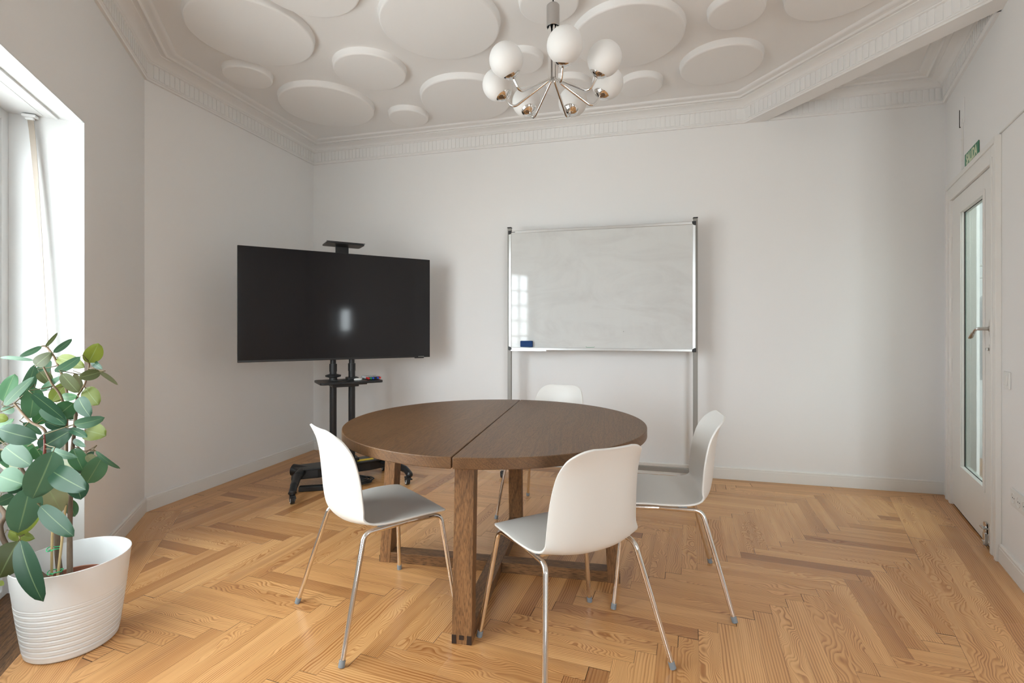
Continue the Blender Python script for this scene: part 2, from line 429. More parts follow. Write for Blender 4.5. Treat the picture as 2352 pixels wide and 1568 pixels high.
# --- floor: herringbone boards inside a border of straight boards
def clip(poly, p, n):                              # keep the side of the line through p that n points to
    out = []
    for i in range(len(poly)):
        a, b = poly[i], poly[(i + 1) % len(poly)]
        da, db = (a - p).dot(n), (b - p).dot(n)
        if da >= 0: out.append(a)
        if da * db < 0: out.append(a + (b - a) * (da / (da - db)))
    return out
fb = bmesh.new(); fuv = fb.loops.layers.uv.new('UVMap'); fcol = fb.loops.layers.float_color.new('plank')
def plank(poly, org, du, dv, rr=None):
    if len(poly) < 3: return
    c = sum(poly, Vector((0, 0))) / len(poly); vs_ = []; gap = rnd.choice((.0006, .0009, .0013, .0020))
    for p in poly:
        d = c - p; q = p + d.normalized() * min(gap, d.length * .2); vs_.append(fb.verts.new((q.x, q.y, 0)))
    try: f = fb.faces.new(vs_)
    except ValueError: return
    col = rr or (rnd.random(), rnd.random(), rnd.random(), 1)
    for lp, p in zip(f.loops, poly):
        lp[fuv].uv = ((p - org).dot(du), (p - org).dot(dv)); lp[fcol] = col
    if f.normal.z < 0: f.normal_update()
BORD = {0: [.085, .085, .085, .10], 1: [.08, .085], 2: [.10, .11], 3: [.10, .12]}
def offline(i, off):
    a, u, n, L = wframe(i); return a + n * off, u, n
def bcorner(i, j, oi, oj):
    pi_, ui, _ = offline(i, oi); pj, uj, _ = offline(j, oj); return line_hit(pi_, ui, pj, uj)
for i in range(4):
    a, u, n, L = wframe(i); acc = 0
    tot = sum(BORD[i])
    for k, wd in enumerate(BORD[i]):
        o0, o1 = acc, acc + wd; acc = o1
        def endpt(j, o):                           # where the strip meets the neighbour's strip
            f_ = o / tot; return bcorner(i, j, o, f_ * sum(BORD[j])) if j is not None else None
        j0 = i - 1 if i > 0 else None; j1 = i + 1 if i < 3 else None
        s0 = endpt(j0, o0) if j0 is not None else a + n * o0 - u * 3
        s1 = endpt(j0, o1) if j0 is not None else a + n * o1 - u * 3
        e0 = endpt(j1, o0) if j1 is not None else a + n * o0 + u * (L + 0)
        e1 = endpt(j1, o1) if j1 is not None else a + n * o1 + u * (L + 0)
        quad = [s0, e0, e1, s1]
        lo = min((q - a).dot(u) for q in quad); hi = max((q - a).dot(u) for q in quad)
        x = lo + rnd.uniform(-.6, 0)
        while x < hi:
            ln = rnd.uniform(.8, 1.7)
            pc = clip(clip(quad, a + u * x, u), a + u * (x + ln), -u)
            plank(pc, a + u * x, u, n); x += ln
inner = [P[2] + Vector((-3, 2)), P[2] + Vector((-3, -8)), P[2] + Vector((8, -8)), P[2] + Vector((8, 2))]
for i in range(4):
    p, u, n = offline(i, sum(BORD[i])); inner = clip(inner, p, n)
inner = clip(inner, Vector((0, -2.0)), Vector((0, 1)))
p0, u0, n0 = offline(0, 0)
side = [Vector((-.2, -2)), Vector((3.2, -2)), Vector((3.2, .9)), P[0]]
ang = radians(-20); A_ = Vector((cos(ang), sin(ang))); B_ = Vector((-sin(ang), cos(ang)))
W_, NN = .073, 8; L_ = W_ * NN; O_ = Vector((-.02, 2.0))
def inside_clip(poly, conv):
    for i in range(len(conv)):
        a, b = conv[i], conv[(i + 1) % len(conv)]; d = (b - a); nn = Vector((-d.y, d.x))
        poly = clip(poly, a, nn)
        if len(poly) < 3: return []
    return poly
def ccw(poly):
    s = sum(poly[i].x * poly[(i + 1) % len(poly)].y - poly[(i + 1) % len(poly)].x * poly[i].y for i in range(len(poly)))
    return poly if s > 0 else poly[::-1]
inner = ccw(inner); side = ccw(side)
for k in range(-110, 110):
    for mm in range(-9, 9):
        ox, oy = k * W_ + mm * 2 * L_, k * W_
        for kind in (0, 1):
            if kind == 0: r_ = (ox, oy, ox + L_, oy + W_); du, dv = A_, B_
            else: r_ = (ox + L_, oy + W_ - L_, ox + L_ + W_, oy + W_); du, dv = B_, A_
            q = [O_ + A_ * x + B_ * y for x, y in ((r_[0], r_[1]), (r_[2], r_[1]), (r_[2], r_[3]), (r_[0], r_[3]))]
            c = (q[0] + q[2]) / 2
            if not (-3.2 < c.x < 4 and -2.6 < c.y < 5.6): continue
            rr = (rnd.random(), rnd.random(), rnd.random(), 1)
            pc = inside_clip(q, inner); plank(pc, q[0], du, dv, rr)
            pc = inside_clip(q, side); plank(pc, q[0], du, dv, rr)
for f in fb.faces:
    f.normal_update()
    if f.normal.z < 0: f.normal_flip()
fm = bpy.data.meshes.new('floor'); fb.to_mesh(fm); fb.free()
fl = bpy.data.objects.new('floor', fm); COL.objects.link(fl); fm.materials.append(M['floor']); tag(fl, kind='structure')
b = MB()
for k_ in range(6): b.box((WX0 + .001, -.048 * (k_ + 1) + .0005, -.002), (WX1 - .001, -.048 * k_ - .0005, 0))
sill = b.build('trim_7', M['oak_x']); wobj(sill, 3); tag(sill, kind='structure')
b = MB(); b.prism([(p.x, p.y) for p in OUT], -.12, -.0015)
sub = b.build('floor_base', M['dark'], fl); tag(sub, kind='structure')

# --- ceiling, beam, reliefs, cornice
b = MB(); b.prism([(p.x, p.y) for p in OUT], ZC, ZC + .15)
ce = b.build('ceiling', M['ceil']); tag(ce, kind='structure')
def tan_circle(xl, xr, y0, y1, z):
    """centre and radius of a level circle at height z from its left, right, upper and lower picture limits (y0 None: hidden)"""
    dz = z - H; tl, tr = (xl - CX) / F, (xr - CX) / F
    kk = (sqrt(1 + tl * tl) + sqrt(1 + tr * tr)) / (tr - tl)         # Z0 = kk * R
    if y0 is None: Zf = F * dz / (HY - y1); R = Zf / (kk + 1); Z0 = kk * R
    else:
        Zf, Zn = F * dz / (HY - y1), F * dz / (HY - y0); Zm = (Zf + Zn) / 2
        R1 = (Zf - Zn) / 2; R2 = Zm / kk; R = (R1 + 2 * R2) / 3; Z0 = Zm
    X0 = ((tl * Z0 + R * sqrt(1 + tl * tl)) + (tr * Z0 - R * sqrt(1 + tr * tr))) / 2
    return X0, Z0, R
DISC = [(418, 722, None, 153), (870, 1148, None, 138), (560, 828, None, 42), (513, 624, 150, 207), (764, 933, 124, 208), (640, 857, 196, 293),
        (896, 980, 250, 294), (968, 1172, 178, 279), (1160, 1240, 112, 178), (1192, 1329, None, 57), (1316, 1573, 6, 159),
        (1625, 1760, None, 71), (1800, 2072, None, 50), (1566, 1750, 98, 201), (1424, 1520, 175, 225), (1258, 1354, 176, 232)]
th = .044
for d in DISC:
    x0, y0, r = tan_circle(*d, ZC - th)
    pr = [(r + .006, 0), (r + .003, -.006), (r, -th + .011)]
    for k in range(1, 6):
        a = k / 5 * pi / 2; pr.append((r - .012 + .012 * cos(a), -th + .011 - .011 * sin(a)))
    pr.append((0, -th))
    b = MB(); b.lathe(pr, 96); o = b.build('relief_disc', M['ceil'], ce, smooth=True, angle=50)
    o.location = (x0, y0, ZC + .0005); tag(o, kind='structure')
for (x0, y0, r) in [(-.2, 1.0, .33), (.9, .9, .28), (-.55, 1.75, .16), (.5, 1.55, .15), (.6, .1, .3), (1.5, -.4, .35), (2.2, -1.2, .25)]:
    pr = [(r + .004, 0), (r, -th * .55), (r - .006, -th * .85), (r - .02, -th), (0, -th)]
    b = MB(); b.lathe(pr, 64); o = b.build('relief_disc', M['ceil'], ce, smooth=True, angle=50); o.location = (x0, y0, ZC + .0005); tag(o, kind='structure')

# beam: underside at cornice height, running from the back wall to the door wall
BU = Vector((.38, -1)).normalized()
aB, uB, nB, LB = wframe(1); aD, uD, nD, LD_ = wframe(0)
beam_r = Vector((1.985, 3.857))                     # a point of its edge on the door side
BN = Vector((BU.y, -BU.x))                          # pointing to the main room (left)
if BN.x > 0: BN = -BN
beam_l = beam_r + BN * .115
X2r, X1r = line_hit(beam_r, BU, aB, uB), line_hit(beam_r, BU, aD, uD)
X2l, X1l = line_hit(beam_l, BU, aB, uB), line_hit(beam_l, BU, aD, uD)
b = MB(); b.prism([(p.x, p.y) for p in (X2r, X2l, X1l, X1r)], 2.822, ZC)
bo = b.build('trim_1', M['ceil']); tag(bo, kind='structure')

CPROF = [(0, 2.822), (.016, 2.822), (.018, 2.832), (.024, 2.836), (.024, 2.84), (.022, 2.842), (.022, 2.930), (.028, 2.932), (.034, 2.937), (.034, 2.943),
         (.038, 2.945), (.042, 2.951), (.052, 2.960), (.068, 2.968), (.086, 2.973), (.098, 2.975), (.098, 2.979), (.108, 2.980), (.118, 2.976), (.128, 2.974), (.136, 2.979), (.138, 2.984),
         (.150, 2.986), (.166, 2.984), (.180, 2.986), (.188, 2.993), (.190, 3.001)]
def cornice(name, pts, closed_ends=True):
    """sweep the cornice along pts (interior on the left) with its row of dentils"""
    n = len(pts); b = MB(); rows = []
    dirs = [(pts[i + 1] - pts[i]).normalized() for i in range(n - 1)]
    nrm = [Vector((-d.y, d.x)) for d in dirs]
    for (d, z) in CPROF:
        row = []
        for i in range(n):
            if i == 0: q = pts[0] + nrm[0] * d
            elif i == n - 1: q = pts[-1] + nrm[-1] * d
            else: q = line_hit(pts[i - 1] + nrm[i - 1] * d, dirs[i - 1], pts[i] + nrm[i] * d, dirs[i])
            row.append(b.v((q.x, q.y, z)))
        rows.append(row)
    for r0, r1 in zip(rows, rows[1:]):
        for i in range(n - 1): b.face([r0[i], r0[i + 1], r1[i + 1], r1[i]])
    for i in range(n - 1):
        L = (pts[i + 1] - pts[i]).length; k = max(1, int(L / .0378)); st = L / k
        for j in range(k):
            c = (j + .5) * st
            if c < .045 or c > L - .045: continue
            m = Matrix(((dirs[i].x, nrm[i].x, 0, pts[i].x), (dirs[i].y, nrm[i].y, 0, pts[i].y), (0, 0, 1, 0), (0, 0, 0, 1)))
            b.box((c - .0145, .018, 2.846), (c + .0145, .0265, 2.931), m)
    o = b.build(name, M['cornice'], smooth=True, angle=40); tag(o, kind='structure'); return o
cornice('trim_2', [P[0], X1l, X2l, P[2], P[3], P[4]])
cornice('trim_3', [X1r + uD * .02, P[1], X2r - uB * .02])

# --- baseboards
def baseboard(name, i, x0, x1, h=.095):
    b = MB(); pr = [(0, 0), (.013, 0), (.013, h - .020), (.0115, h - .018), (.0120, h - .006), (.008, h), (0, h)]
    for a, c in zip(pr, pr[1:]): b.face([b.v((x0, a[0], a[1])), b.v((x1, a[0], a[1])), b.v((x1, c[0], c[1])), b.v((x0, c[0], c[1]))])
    for x in (x0, x1): b.face([b.v((x, q[0], q[1])) for q in pr])
    bmesh.ops.remove_doubles(b.bm, verts=b.bm.verts, dist=1e-5)
    o = b.build(name, M['trim'], bevel=.0015); wobj(o, i); tag(o, kind='structure'); return o
baseboard('baseboard_right', 0, .0, dx(1.042))
baseboard('baseboard_right.001', 0, dx(.075), LD - .004, .095)
baseboard('baseboard_back', 1, .012, wframe(1)[3] - .012)
baseboard('baseboard_corner', 2, .012, wframe(2)[3] - .004)
baseboard('baseboard_window', 3, .004, WX0 - .03)
baseboard('baseboard_window.001', 3, WX1 + .03, wframe(3)[3])

# --- french window in its deep recess (only its edge is in view; it lights the room and shows in the whiteboard)
def casement(name, i, x0, x1, z0, z1, y, leaves, cols, rows, panel):
    fr = MB(); e = .05
    fr.box((x0, y - .07, z0), (x0 + e, y, z1)); fr.box((x1 - e, y - .07, z0), (x1, y, z1)); fr.box((x0 + e, y - .07, z1 - e), (x1 - e, y, z1))
    fr.box((x0 + e, y - .07, z0), (x1 - e, y, z0 + .03))
    root = fr.build(name, M['frame'], bevel=.003); wobj(root, i); tag(root, kind='structure')
    lw = (x1 - x0 - 2 * e) / leaves
    for k in range(leaves):
        a, c = x0 + e + k * lw + .002, x0 + e + (k + 1) * lw - .002; zb, zt = z0 + .035, z1 - e - .003; s = .065
        lf = MB(); yy0, yy1 = y - .055, y - .008
        lf.box((a, yy0, zb), (a + s, yy1, zt)); lf.box((c - s, yy0, zb), (c, yy1, zt)); lf.box((a + s, yy0, zt - s), (c - s, yy1, zt)); lf.box((a + s, yy0, zb), (c - s, yy1, zb + .09))
        zg = zb + .09
        if panel:
            lf.box((a + s, yy0 + .012, zb + .09), (c - s, yy1 - .012, zb + .09 + panel)); lf.box((a + s, yy0, zb + .09 + panel), (c - s, yy1, zb + .15 + panel)); zg = zb + .15 + panel
        for j in range(1, cols):
            xx = a + s + (c - a - 2 * s) * j / cols; lf.box((xx - .011, yy0 + .008, zg), (xx + .011, yy1 - .008, zt - s))
        for j in range(1, rows):
            zz = zg + (zt - s - zg) * j / rows; lf.box((a + s, yy0 + .008, zz - .011), (c - s, yy1 - .008, zz + .011))
        sash = lf.build('sash', M['frame'], root, bevel=.002)
        g = MB(); g.box((a + s, y - .034, zg), (c - s, y - .030, zt - s)); g.build('pane', M['glass'], sash)
    return root
casement('window_1', 3, WX0 + .001, WX1 - .001, .004, WZ1 - .001, -.27, 2, 4, 6, .42)
casement('fill_window', 4, .781, 1.779, .502, 2.599, -.12, 2, 1, 2, 0)  # added, unseen opening behind the viewer that lets in frontal fill light
casement('window_3', 5, .721, 1.239, 1.052, 1.719, -.12, 1, 1, 1, 0)
# lining boards of the recess and the flat band round it
b = MB(); ln = .006
b.box((WX0, -.055, 0), (WX0 + ln, .004, WZ1)); b.box((WX1 - ln, -.055, 0), (WX1, .004, WZ1)); b.box((WX0 + ln, -.055, WZ1 - ln), (WX1 - ln, .004, WZ1))
b.box((WX0 + .02, -.10, WZ1 - .012), (WX1 - .02, -.085, WZ1)); b.box((WX0 + .02, -.145, WZ1 - .005), (WX1 - .02, -.14, WZ1))
o = b.build('trim_4', M['frame'], bevel=.0015); wobj(o, 3); tag(o, kind='structure')
b = MB(); b.box((WX0 - .032, 0, 0), (WX0, .003, WZ1 + .032)); b.box((WX1, 0, 0), (WX1 + .032, .003, WZ1 + .032)); b.box((WX0, 0, WZ1), (WX1, .003, WZ1 + .032))
o = b.build('trim_5', M['wall']); wobj(o, 3); tag(o, kind='structure')
# painted linings of the recess
b = MB(); b.box((WX0, -.27, 0), (WX0 + .003, -.055, WZ1 - .003)); b.box((WX0, -.27, WZ1 - .003), (WX1, -.055, WZ1)); b.box((WX1 - .003, -.27, 0), (WX1, -.055, WZ1 - .003))
o = b.build('trim_6', M['reveal']); wobj(o, 3); tag(o, kind='structure')

# --- roller-shutter strap hanging down the recess
st = empty('blind_strap', wpt(3, WX0 + .03, -.15, 0), atan2(wframe(3)[1].y, wframe(3)[1].x))
tag(st, 'beige roller shutter strap hanging slack down the white window recess', 'strap')
b = MB(); prev = None; N_ = 26
for k in range(N_ + 1):
    s = k / N_; z = 2.155 - s * 1.45
    yy = -.036 + .085 * min(1, s * 1.05) ** .8; xx = -.004 + .012 * sin(s * pi); tw = .1 + 1.35 * min(1, s * 1.25)
    hw = .0115; dxx, dyy = hw * sin(tw), hw * cos(tw)
    cur = [b.v((xx - dxx, yy - dyy, z)), b.v((xx + dxx, yy + dyy, z))]
    if prev: b.face([prev[0], prev[1], cur[1], cur[0]])
    prev = cur
o = b.build('strap_band', M['strap'], st); sm = o.modifiers.new('t', 'SOLIDIFY'); sm.thickness = .0016
b = MB(); b.cbox((-.004, -.036, 2.158), (.034, .05, .012)); b.cbox((-.004, -.036, 2.147), (.02, .03, .012)); b.build('guide_plate', M['frame'], st, bevel=.003)
b = MB(); b.cbox((-.016, .049, .70), (.022, .045, .15)); b.build('winder_box', M['socket'], st, bevel=.004)

# --- door in the right wall
dr = empty('door_1', wpt(0, 0, 0, 0), atan2(uD.y, uD.x)); tag(dr, kind='structure')
a0, a1, zt = dx(.955), dx(.185), 2.085
g0, g1, gz0, gz1 = dx(.803), dx(.395), .312, 1.945
b = MB()                                            # casing round the opening
def casing(b, o0, o1, y1):
    b.box((a0 - o1 * .93, 0, 0), (a0 - o0 * .93, y1, zt + o1)); b.box((a1 + o0, 0, 0), (a1 + o1, y1, zt + o1)); b.box((a0 - o0 * .93, 0, zt + o0), (a1 + o0, y1, zt + o1))
casing(b, -.004, .105, .016); casing(b, .075, .107, .024); casing(b, -.013, .018, .021)
b.box((a0 - .02, -.115, 0), (a0 + .012, .0, zt)); b.box((a1 - .012, -.115, 0), (a1 + .02, 0, zt)); b.box((a0, -.115, zt - .012), (a1, 0, zt + .02))
b.build('door_frame', M['trim'], dr, bevel=.002)
b = MB(); yl0, yl1 = -.034, .006; q0, q1 = a0 + .013, a1 - .0125; zb_, zl = .012, zt - .0155
b.box((q0, yl0, zb_), (g0, yl1, zl)); b.box((g1, yl0, zb_), (q1, yl1, zl)); b.box((g0, yl0, zb_), (g1, yl1, gz0)); b.box((g0, yl0, gz1), (g1, yl1, zl))
leafo = b.build('door_leaf', M['trim'], dr, bevel=.002)
b = MB()                                            # glazing bead
for (o0, y1) in ((.0, .012), (.022, .009)):
    b.box((g0 - .028 + o0, yl1, gz0 - .028 + o0), (g0, y1, gz1 + .028 - o0)); b.box((g1, yl1, gz0 - .028 + o0), (g1 + .028 - o0, y1, gz1 + .028 - o0))
    b.box((g0, yl1, gz0 - .028 + o0), (g1, y1, gz0)); b.box((g0, yl1, gz1), (g1, y1, gz1 + .028 - o0))
b.build('glazing_bead', M['trim'], dr, bevel=.0015)
b = MB(); b.box((g0, -.018, gz0), (g1, -.013, gz1)); b.build('glass_pane', M['doorglass'], dr)
b = MB(); b.box((g1 - .003, -.0128, gz0), (g1 - .0005, -.0085, gz1)); b.box((g0, -.0128, gz0), (g1, -.0105, gz0 + .003)); b.box((g0, -.0128, gz1 - .003), (g1, -.0105, gz1)); b.build('glazing_seal', M['dark'], dr)
hxp, hz = dx(.922), 1.195
b = MB(); b.lathe([(0, .004), (.034, .004), (.036, 0), (0, 0)], 40, T4(hxp, yl1, hz) @ R4('X', -pi / 2) @ Matrix.Diagonal((1.0, 1.95, 1, 1)))
ho = b.build('escutcheon_plate', M['steel'], dr, smooth=True)
b = MB(); b.tube([(hxp, yl1 + .003, hz), (hxp, yl1 + .014, hz)], .015, 20); b.tube([(hxp, yl1 + .01, hz), (hxp, .062, hz)], [.010, .009], 16)
b.tube(fillet([(hxp, .056, hz), (hxp + .004, .068, hz - .001), (hxp + .05, .070, hz - .022), (hxp + .10, .070, hz - .048)], .012, 5), [.0095] * 8 + [.011] * 5 + [.013], 14, flat=.62)
b.build('handle', M['steel'], dr, smooth=True)
b = MB(); b.cbox((hxp, yl1 + .004, 1.085), (.03, .008, .05)); b.tube([(hxp, yl1, 1.085), (hxp, .022, 1.085)], .009, 14); b.cbox((hxp + .004, .024, 1.085), (.035, .008, .013))
b.build('thumb_lock', M['steel'], dr, bevel=.0015)
for z in (1.78, 1.36, .95, .28):
    b = MB(); b.tube([(a1 - .008, .012, z - .045), (a1 - .008, .012, z + .045)], .0075, 12); b.cbox((a1 + .006, .016, z), (.02, .014, .075)); b.build('hinge', M['trim'], dr, smooth=True)
fx = dx(.885)
b = MB(); b.cbox((fx, yl1 + .004, .085), (.045, .008, .10)); b.cbox((fx, yl1 + .014, .055), (.038, .018, .055)); b.tube([(fx, yl1 + .016, .012), (fx, yl1 + .016, .145)], .008, 12)
b.cbox((fx, yl1 + .02, .112), (.05, .03, .008)); b.cbox((fx, yl1 + .022, .03), (.03, .012, .02)); b.build('floor_bolt', M['steel'], dr, bevel=.0015)

# --- passage behind the door, seen through the glass
M['passage'] = plaster('passage_dimmed_wall', (.36, .37, .37))  # grey only to dim the deeper passage walls; shade put into the colour
def corridor(name, lo, hi, m):
    b = MB(); b.box(lo, hi); o = b.build(name, m); wobj(o, 0); tag(o, kind='structure'); return o
corridor('wall_passage', (LD + .36, -.262, -.1), (LD + .48, -.125, 3.0), M['wall'])
corridor('wall_passage_far', (.16, -2.0, -.1), (LD + 2.2, -1.9, 3.0), M['passage'])
corridor('wall_passage_end', (LD + 1.5, -1.9, -.1), (LD + 1.6, .3, 3.0), M['passage'])
corridor('wall_passage_start', (.15, -2.0, -.1), (.25, -.125, 3.0), M['wall'])
corridor('floor_passage', (.16, -1.9, -.12), (LD + 2.2, -.125, -.004), M['oak_x'])
corridor('ceiling_passage', (.16, -1.9, 3.0), (LD + 2.2, -.125, 3.1), M['ceil'])
area('passage_fill', wpt(0, .95, -.95, 2.9), (0, 0, -1), .6, .6, 30, (.93, 1.0, .98))  # added unseen light, brightens the passage behind the door glass
b = MB(); b.tube([(LD + .8, -1.0, 1.72), (LD + .8, -.25, 1.72)], .012, 10); b.tube([(LD + .8, -1.0, 1.62), (LD + .8, -.25, 1.62)], .009, 10)
for yy in (-.98, -.27): b.box((LD + .79, yy - .015, 0), (LD + .82, yy + .015, 1.74))
o = b.build('coat_rack', M['alu'], smooth=True); wobj(o, 0); tag(o, 'grey metal coat rack behind the glass of the white door', 'coat rack')
b = MB(); pr = []
for k in range(13):
    s = k / 12; pr.append((.02 + .13 * min(1, s * 5) + .03 * s, 1.50 - s * .72))
b.lathe([(0, 1.51)] + pr + [(0, .78)], 24, T4(LD + .8, -.42, 0) @ Matrix.Diagonal((.35, 1, 1, 1)))
b.tube([(LD + .8, -.42, 1.50), (LD + .8, -.42, 1.57), (LD + .8, -.41, 1.60), (LD + .8, -.395, 1.615)], .004, 8)
o = b.build('coat', M['coat'], smooth=True); wobj(o, 0); tag(o, 'dark grey coat hanging from the rack behind the door glass', 'coat')

# --- exit sign, cable, cover plate, switch, socket on the door wall
sg = empty('exit_sign', wpt(0, dx(.5875), .003, 2.2), atan2(-uD.y, -uD.x))
tag(sg, 'small green exit sign with pale capital letters above the glazed door', 'sign')
b = MB(); b.cbox((0, .002, .045), (.295, .003, .086)); b.build('sign_plate', M['green'], sg, bevel=.0005)
fc = bpy.data.curves.new('lettering', 'FONT'); fc.body = 'SALIDA'; fc.size = .085; fc.extrude = .0006; fc.align_x = 'CENTER'; fc.offset = .0028
_t = bpy.data.objects.new('lettering_curve', fc); COL.objects.link(_t); bpy.context.view_layer.update()
_me = bpy.data.meshes.new_from_object(_t.evaluated_get(bpy.context.evaluated_depsgraph_get())); bpy.data.objects.remove(_t)
ft = bpy.data.objects.new('lettering', _me); COL.objects.link(ft); _me.materials.clear(); _me.materials.append(M['cream']); ft.parent = sg
ft.location = (.006, -.0002, .017); ft.rotation_euler = (pi / 2, 0, 0); ft.scale = (.82, 1.02, 1)
sg.rotation_euler = (0, 0, atan2(-uD.y, -uD.x))
# sign faces the room: its own -y must look along nD
sg.matrix_world = Matrix(((-uD.x, -nD.x, 0, sg.location.x), (-uD.y, -nD.y, 0, sg.location.y), (0, 0, 1, 2.2), (0, 0, 0, 1))) @ T4(0, -.003, 0)
b = MB(); cx_ = dx(.412); b.box((cx_ - .007, .0, 2.19), (cx_ + .007, .010, 2.535)); b.box((cx_ - .009, 0, 2.40), (cx_ + .009, .012, 2.41)); b.box((cx_ - .009, 0, 2.27), (cx_ + .009, .012, 2.28))
o = b.build('cable_duct', M['socket'], bevel=.002); wobj(o, 0); tag(o, 'thin upright white cable duct rising beside the exit sign', 'cable duct')
b = MB(); b.box((dx(.44), .0, 2.505), (dx(.365), .006, 2.665)); cv = b.build('cover_plate', M['wall'], bevel=.002); wobj(cv, 0); tag(cv, 'white cover plate with a dark crack beside it, high above the door', 'cover plate')
b = MB(); b.box((dx(.352), .0, 2.505), (dx(.352) + .003, .006, 2.62)); b.build('crack', M['dark'], cv)
b = MB(); b.tube([wpt(0, dx(1.03), .004, 2.200), wpt(0, dx(1.15), .004, 2.197), wpt(0, dx(1.3), .004, 2.192), wpt(0, .01, .004, 2.195)], .0045, 8)
o = b.build('wall_cable', M['socket'], smooth=True); tag(o, 'thin white cable running along the wall from the door frame corner', 'cable')
sw = empty('light_switch', wpt(0, dx(1.122), 0, .94), atan2(uD.y, uD.x)); tag(sw, 'white square light switch on the wall beside the door', 'light switch')
b = MB(); b.cbox((0, .004, 0), (.082, .008, .086)); b.build('switch_plate', M['socket'], sw, bevel=.003)
b = MB(); b.cbox((0, .0095, 0), (.045, .005, .055), R4('X', .05)); b.build('rocker', M['socket'], sw, bevel=.002)
so = empty('wall_socket', wpt(0, dx(1.27), 0, .385), atan2(uD.y, uD.x)); tag(so, 'white triple power socket low on the wall beside the door', 'socket')
b = MB(); b.cbox((0, .004, 0), (.226, .008, .085)); b.build('socket_plate', M['socket'], so, bevel=.003)
for k in (-1, 0, 1):
    b = MB(); b.lathe([(.021, .0085), (.023, .0105), (.025, .0085)], 24, T4(k * .071, 0, 0) @ R4('X', -pi / 2), closed=True)
    wl = b.build('socket_well', M['socket'], so, smooth=True)
    for s in (-1, 1): b = MB(); b.tube([(k * .071 + s * .0095, .0075, 0), (k * .071 + s * .0095, .0088, 0)], .0028, 10); b.build('pin_hole', M['dark'], wl)

# ------------------------------------------------------------------ round table
TA = radians(-10.6)
tb = empty('dining_table', (-.08, 2.452, 0), TA); tag(tb, 'round dark brown oak table split by a straight seam, on four square legs', 'table')
RT = .727
for s in (-1, 1):
    b = MB(); pts = []; g = .0022; n = 60
    a0_ = math.asin(g / RT)
    for k in range(n + 1):
        a = -pi / 2 + a0_ + (pi - 2 * a0_) * k / n; pts.append((s * RT * cos(a), RT * sin(a)))
    if s < 0: pts = pts[::-1]
    b.prism(pts, .698, .740); b.build('tabletop_half', M['oak_y'], tb, bevel=.003, smooth=True)
for k in range(4):
    a = -pi / 2 + k * pi / 2; b = MB()
    rt, rb, wt, dp = .535, .575, .078, .056
    hw, hd = wt / 2, dp / 2; vs_ = []
    for (r_, z) in ((rb, 0), (rt, .6975)):
        for (sx_, sy_) in ((-1, -1), (1, -1), (1, 1), (-1, 1)):
            vs_.append(b.v((r_ + sx_ * hd, sy_ * hw, z)))
    for q in ((3, 2, 1, 0), (4, 5, 6, 7), (0, 1, 5, 4), (1, 2, 6, 5), (2, 3, 7, 6), (3, 0, 4, 7)): b.face([vs_[i] for i in q])
    lg = b.build('leg', M['oak_z'], tb, bevel=.002); lg.rotation_euler = (0, 0, a)
    b = MB(); f_ = rb + hd
    for (y0, y1, z0, z1) in ((-hw + .0005, -hw + .018, .002, .034), (hw - .018, hw - .0005, .002, .034), (-.010, .008, .018, .034)):
        b.box((f_ - .004, y0, z0), (f_ + .0006, y1, z1))
    b.build('joint', M['endgrain'], lg)
b = MB(); b.box((-.036, -.548, .001), (.036, .548, .052)); b.build('stretcher', M['oak_yb'], tb, bevel=.002)
for s in (-1, 1):
    b = MB(); b.box((.0365 if s > 0 else -.548, -.036, .001), (.548 if s > 0 else -.0365, .036, .052)); b.build('stretcher', M['oak_x'], tb, bevel=.002)
for s in (-1, 1):
    for (q0_, q1_) in ((-.62, -.004), (.004, .62)): b = MB(); b.box((q0_, s * .30 - .03, .672), (q1_, s * .30 + .03, .6975)); b.build('apron_batten', M['oak_x'], tb)

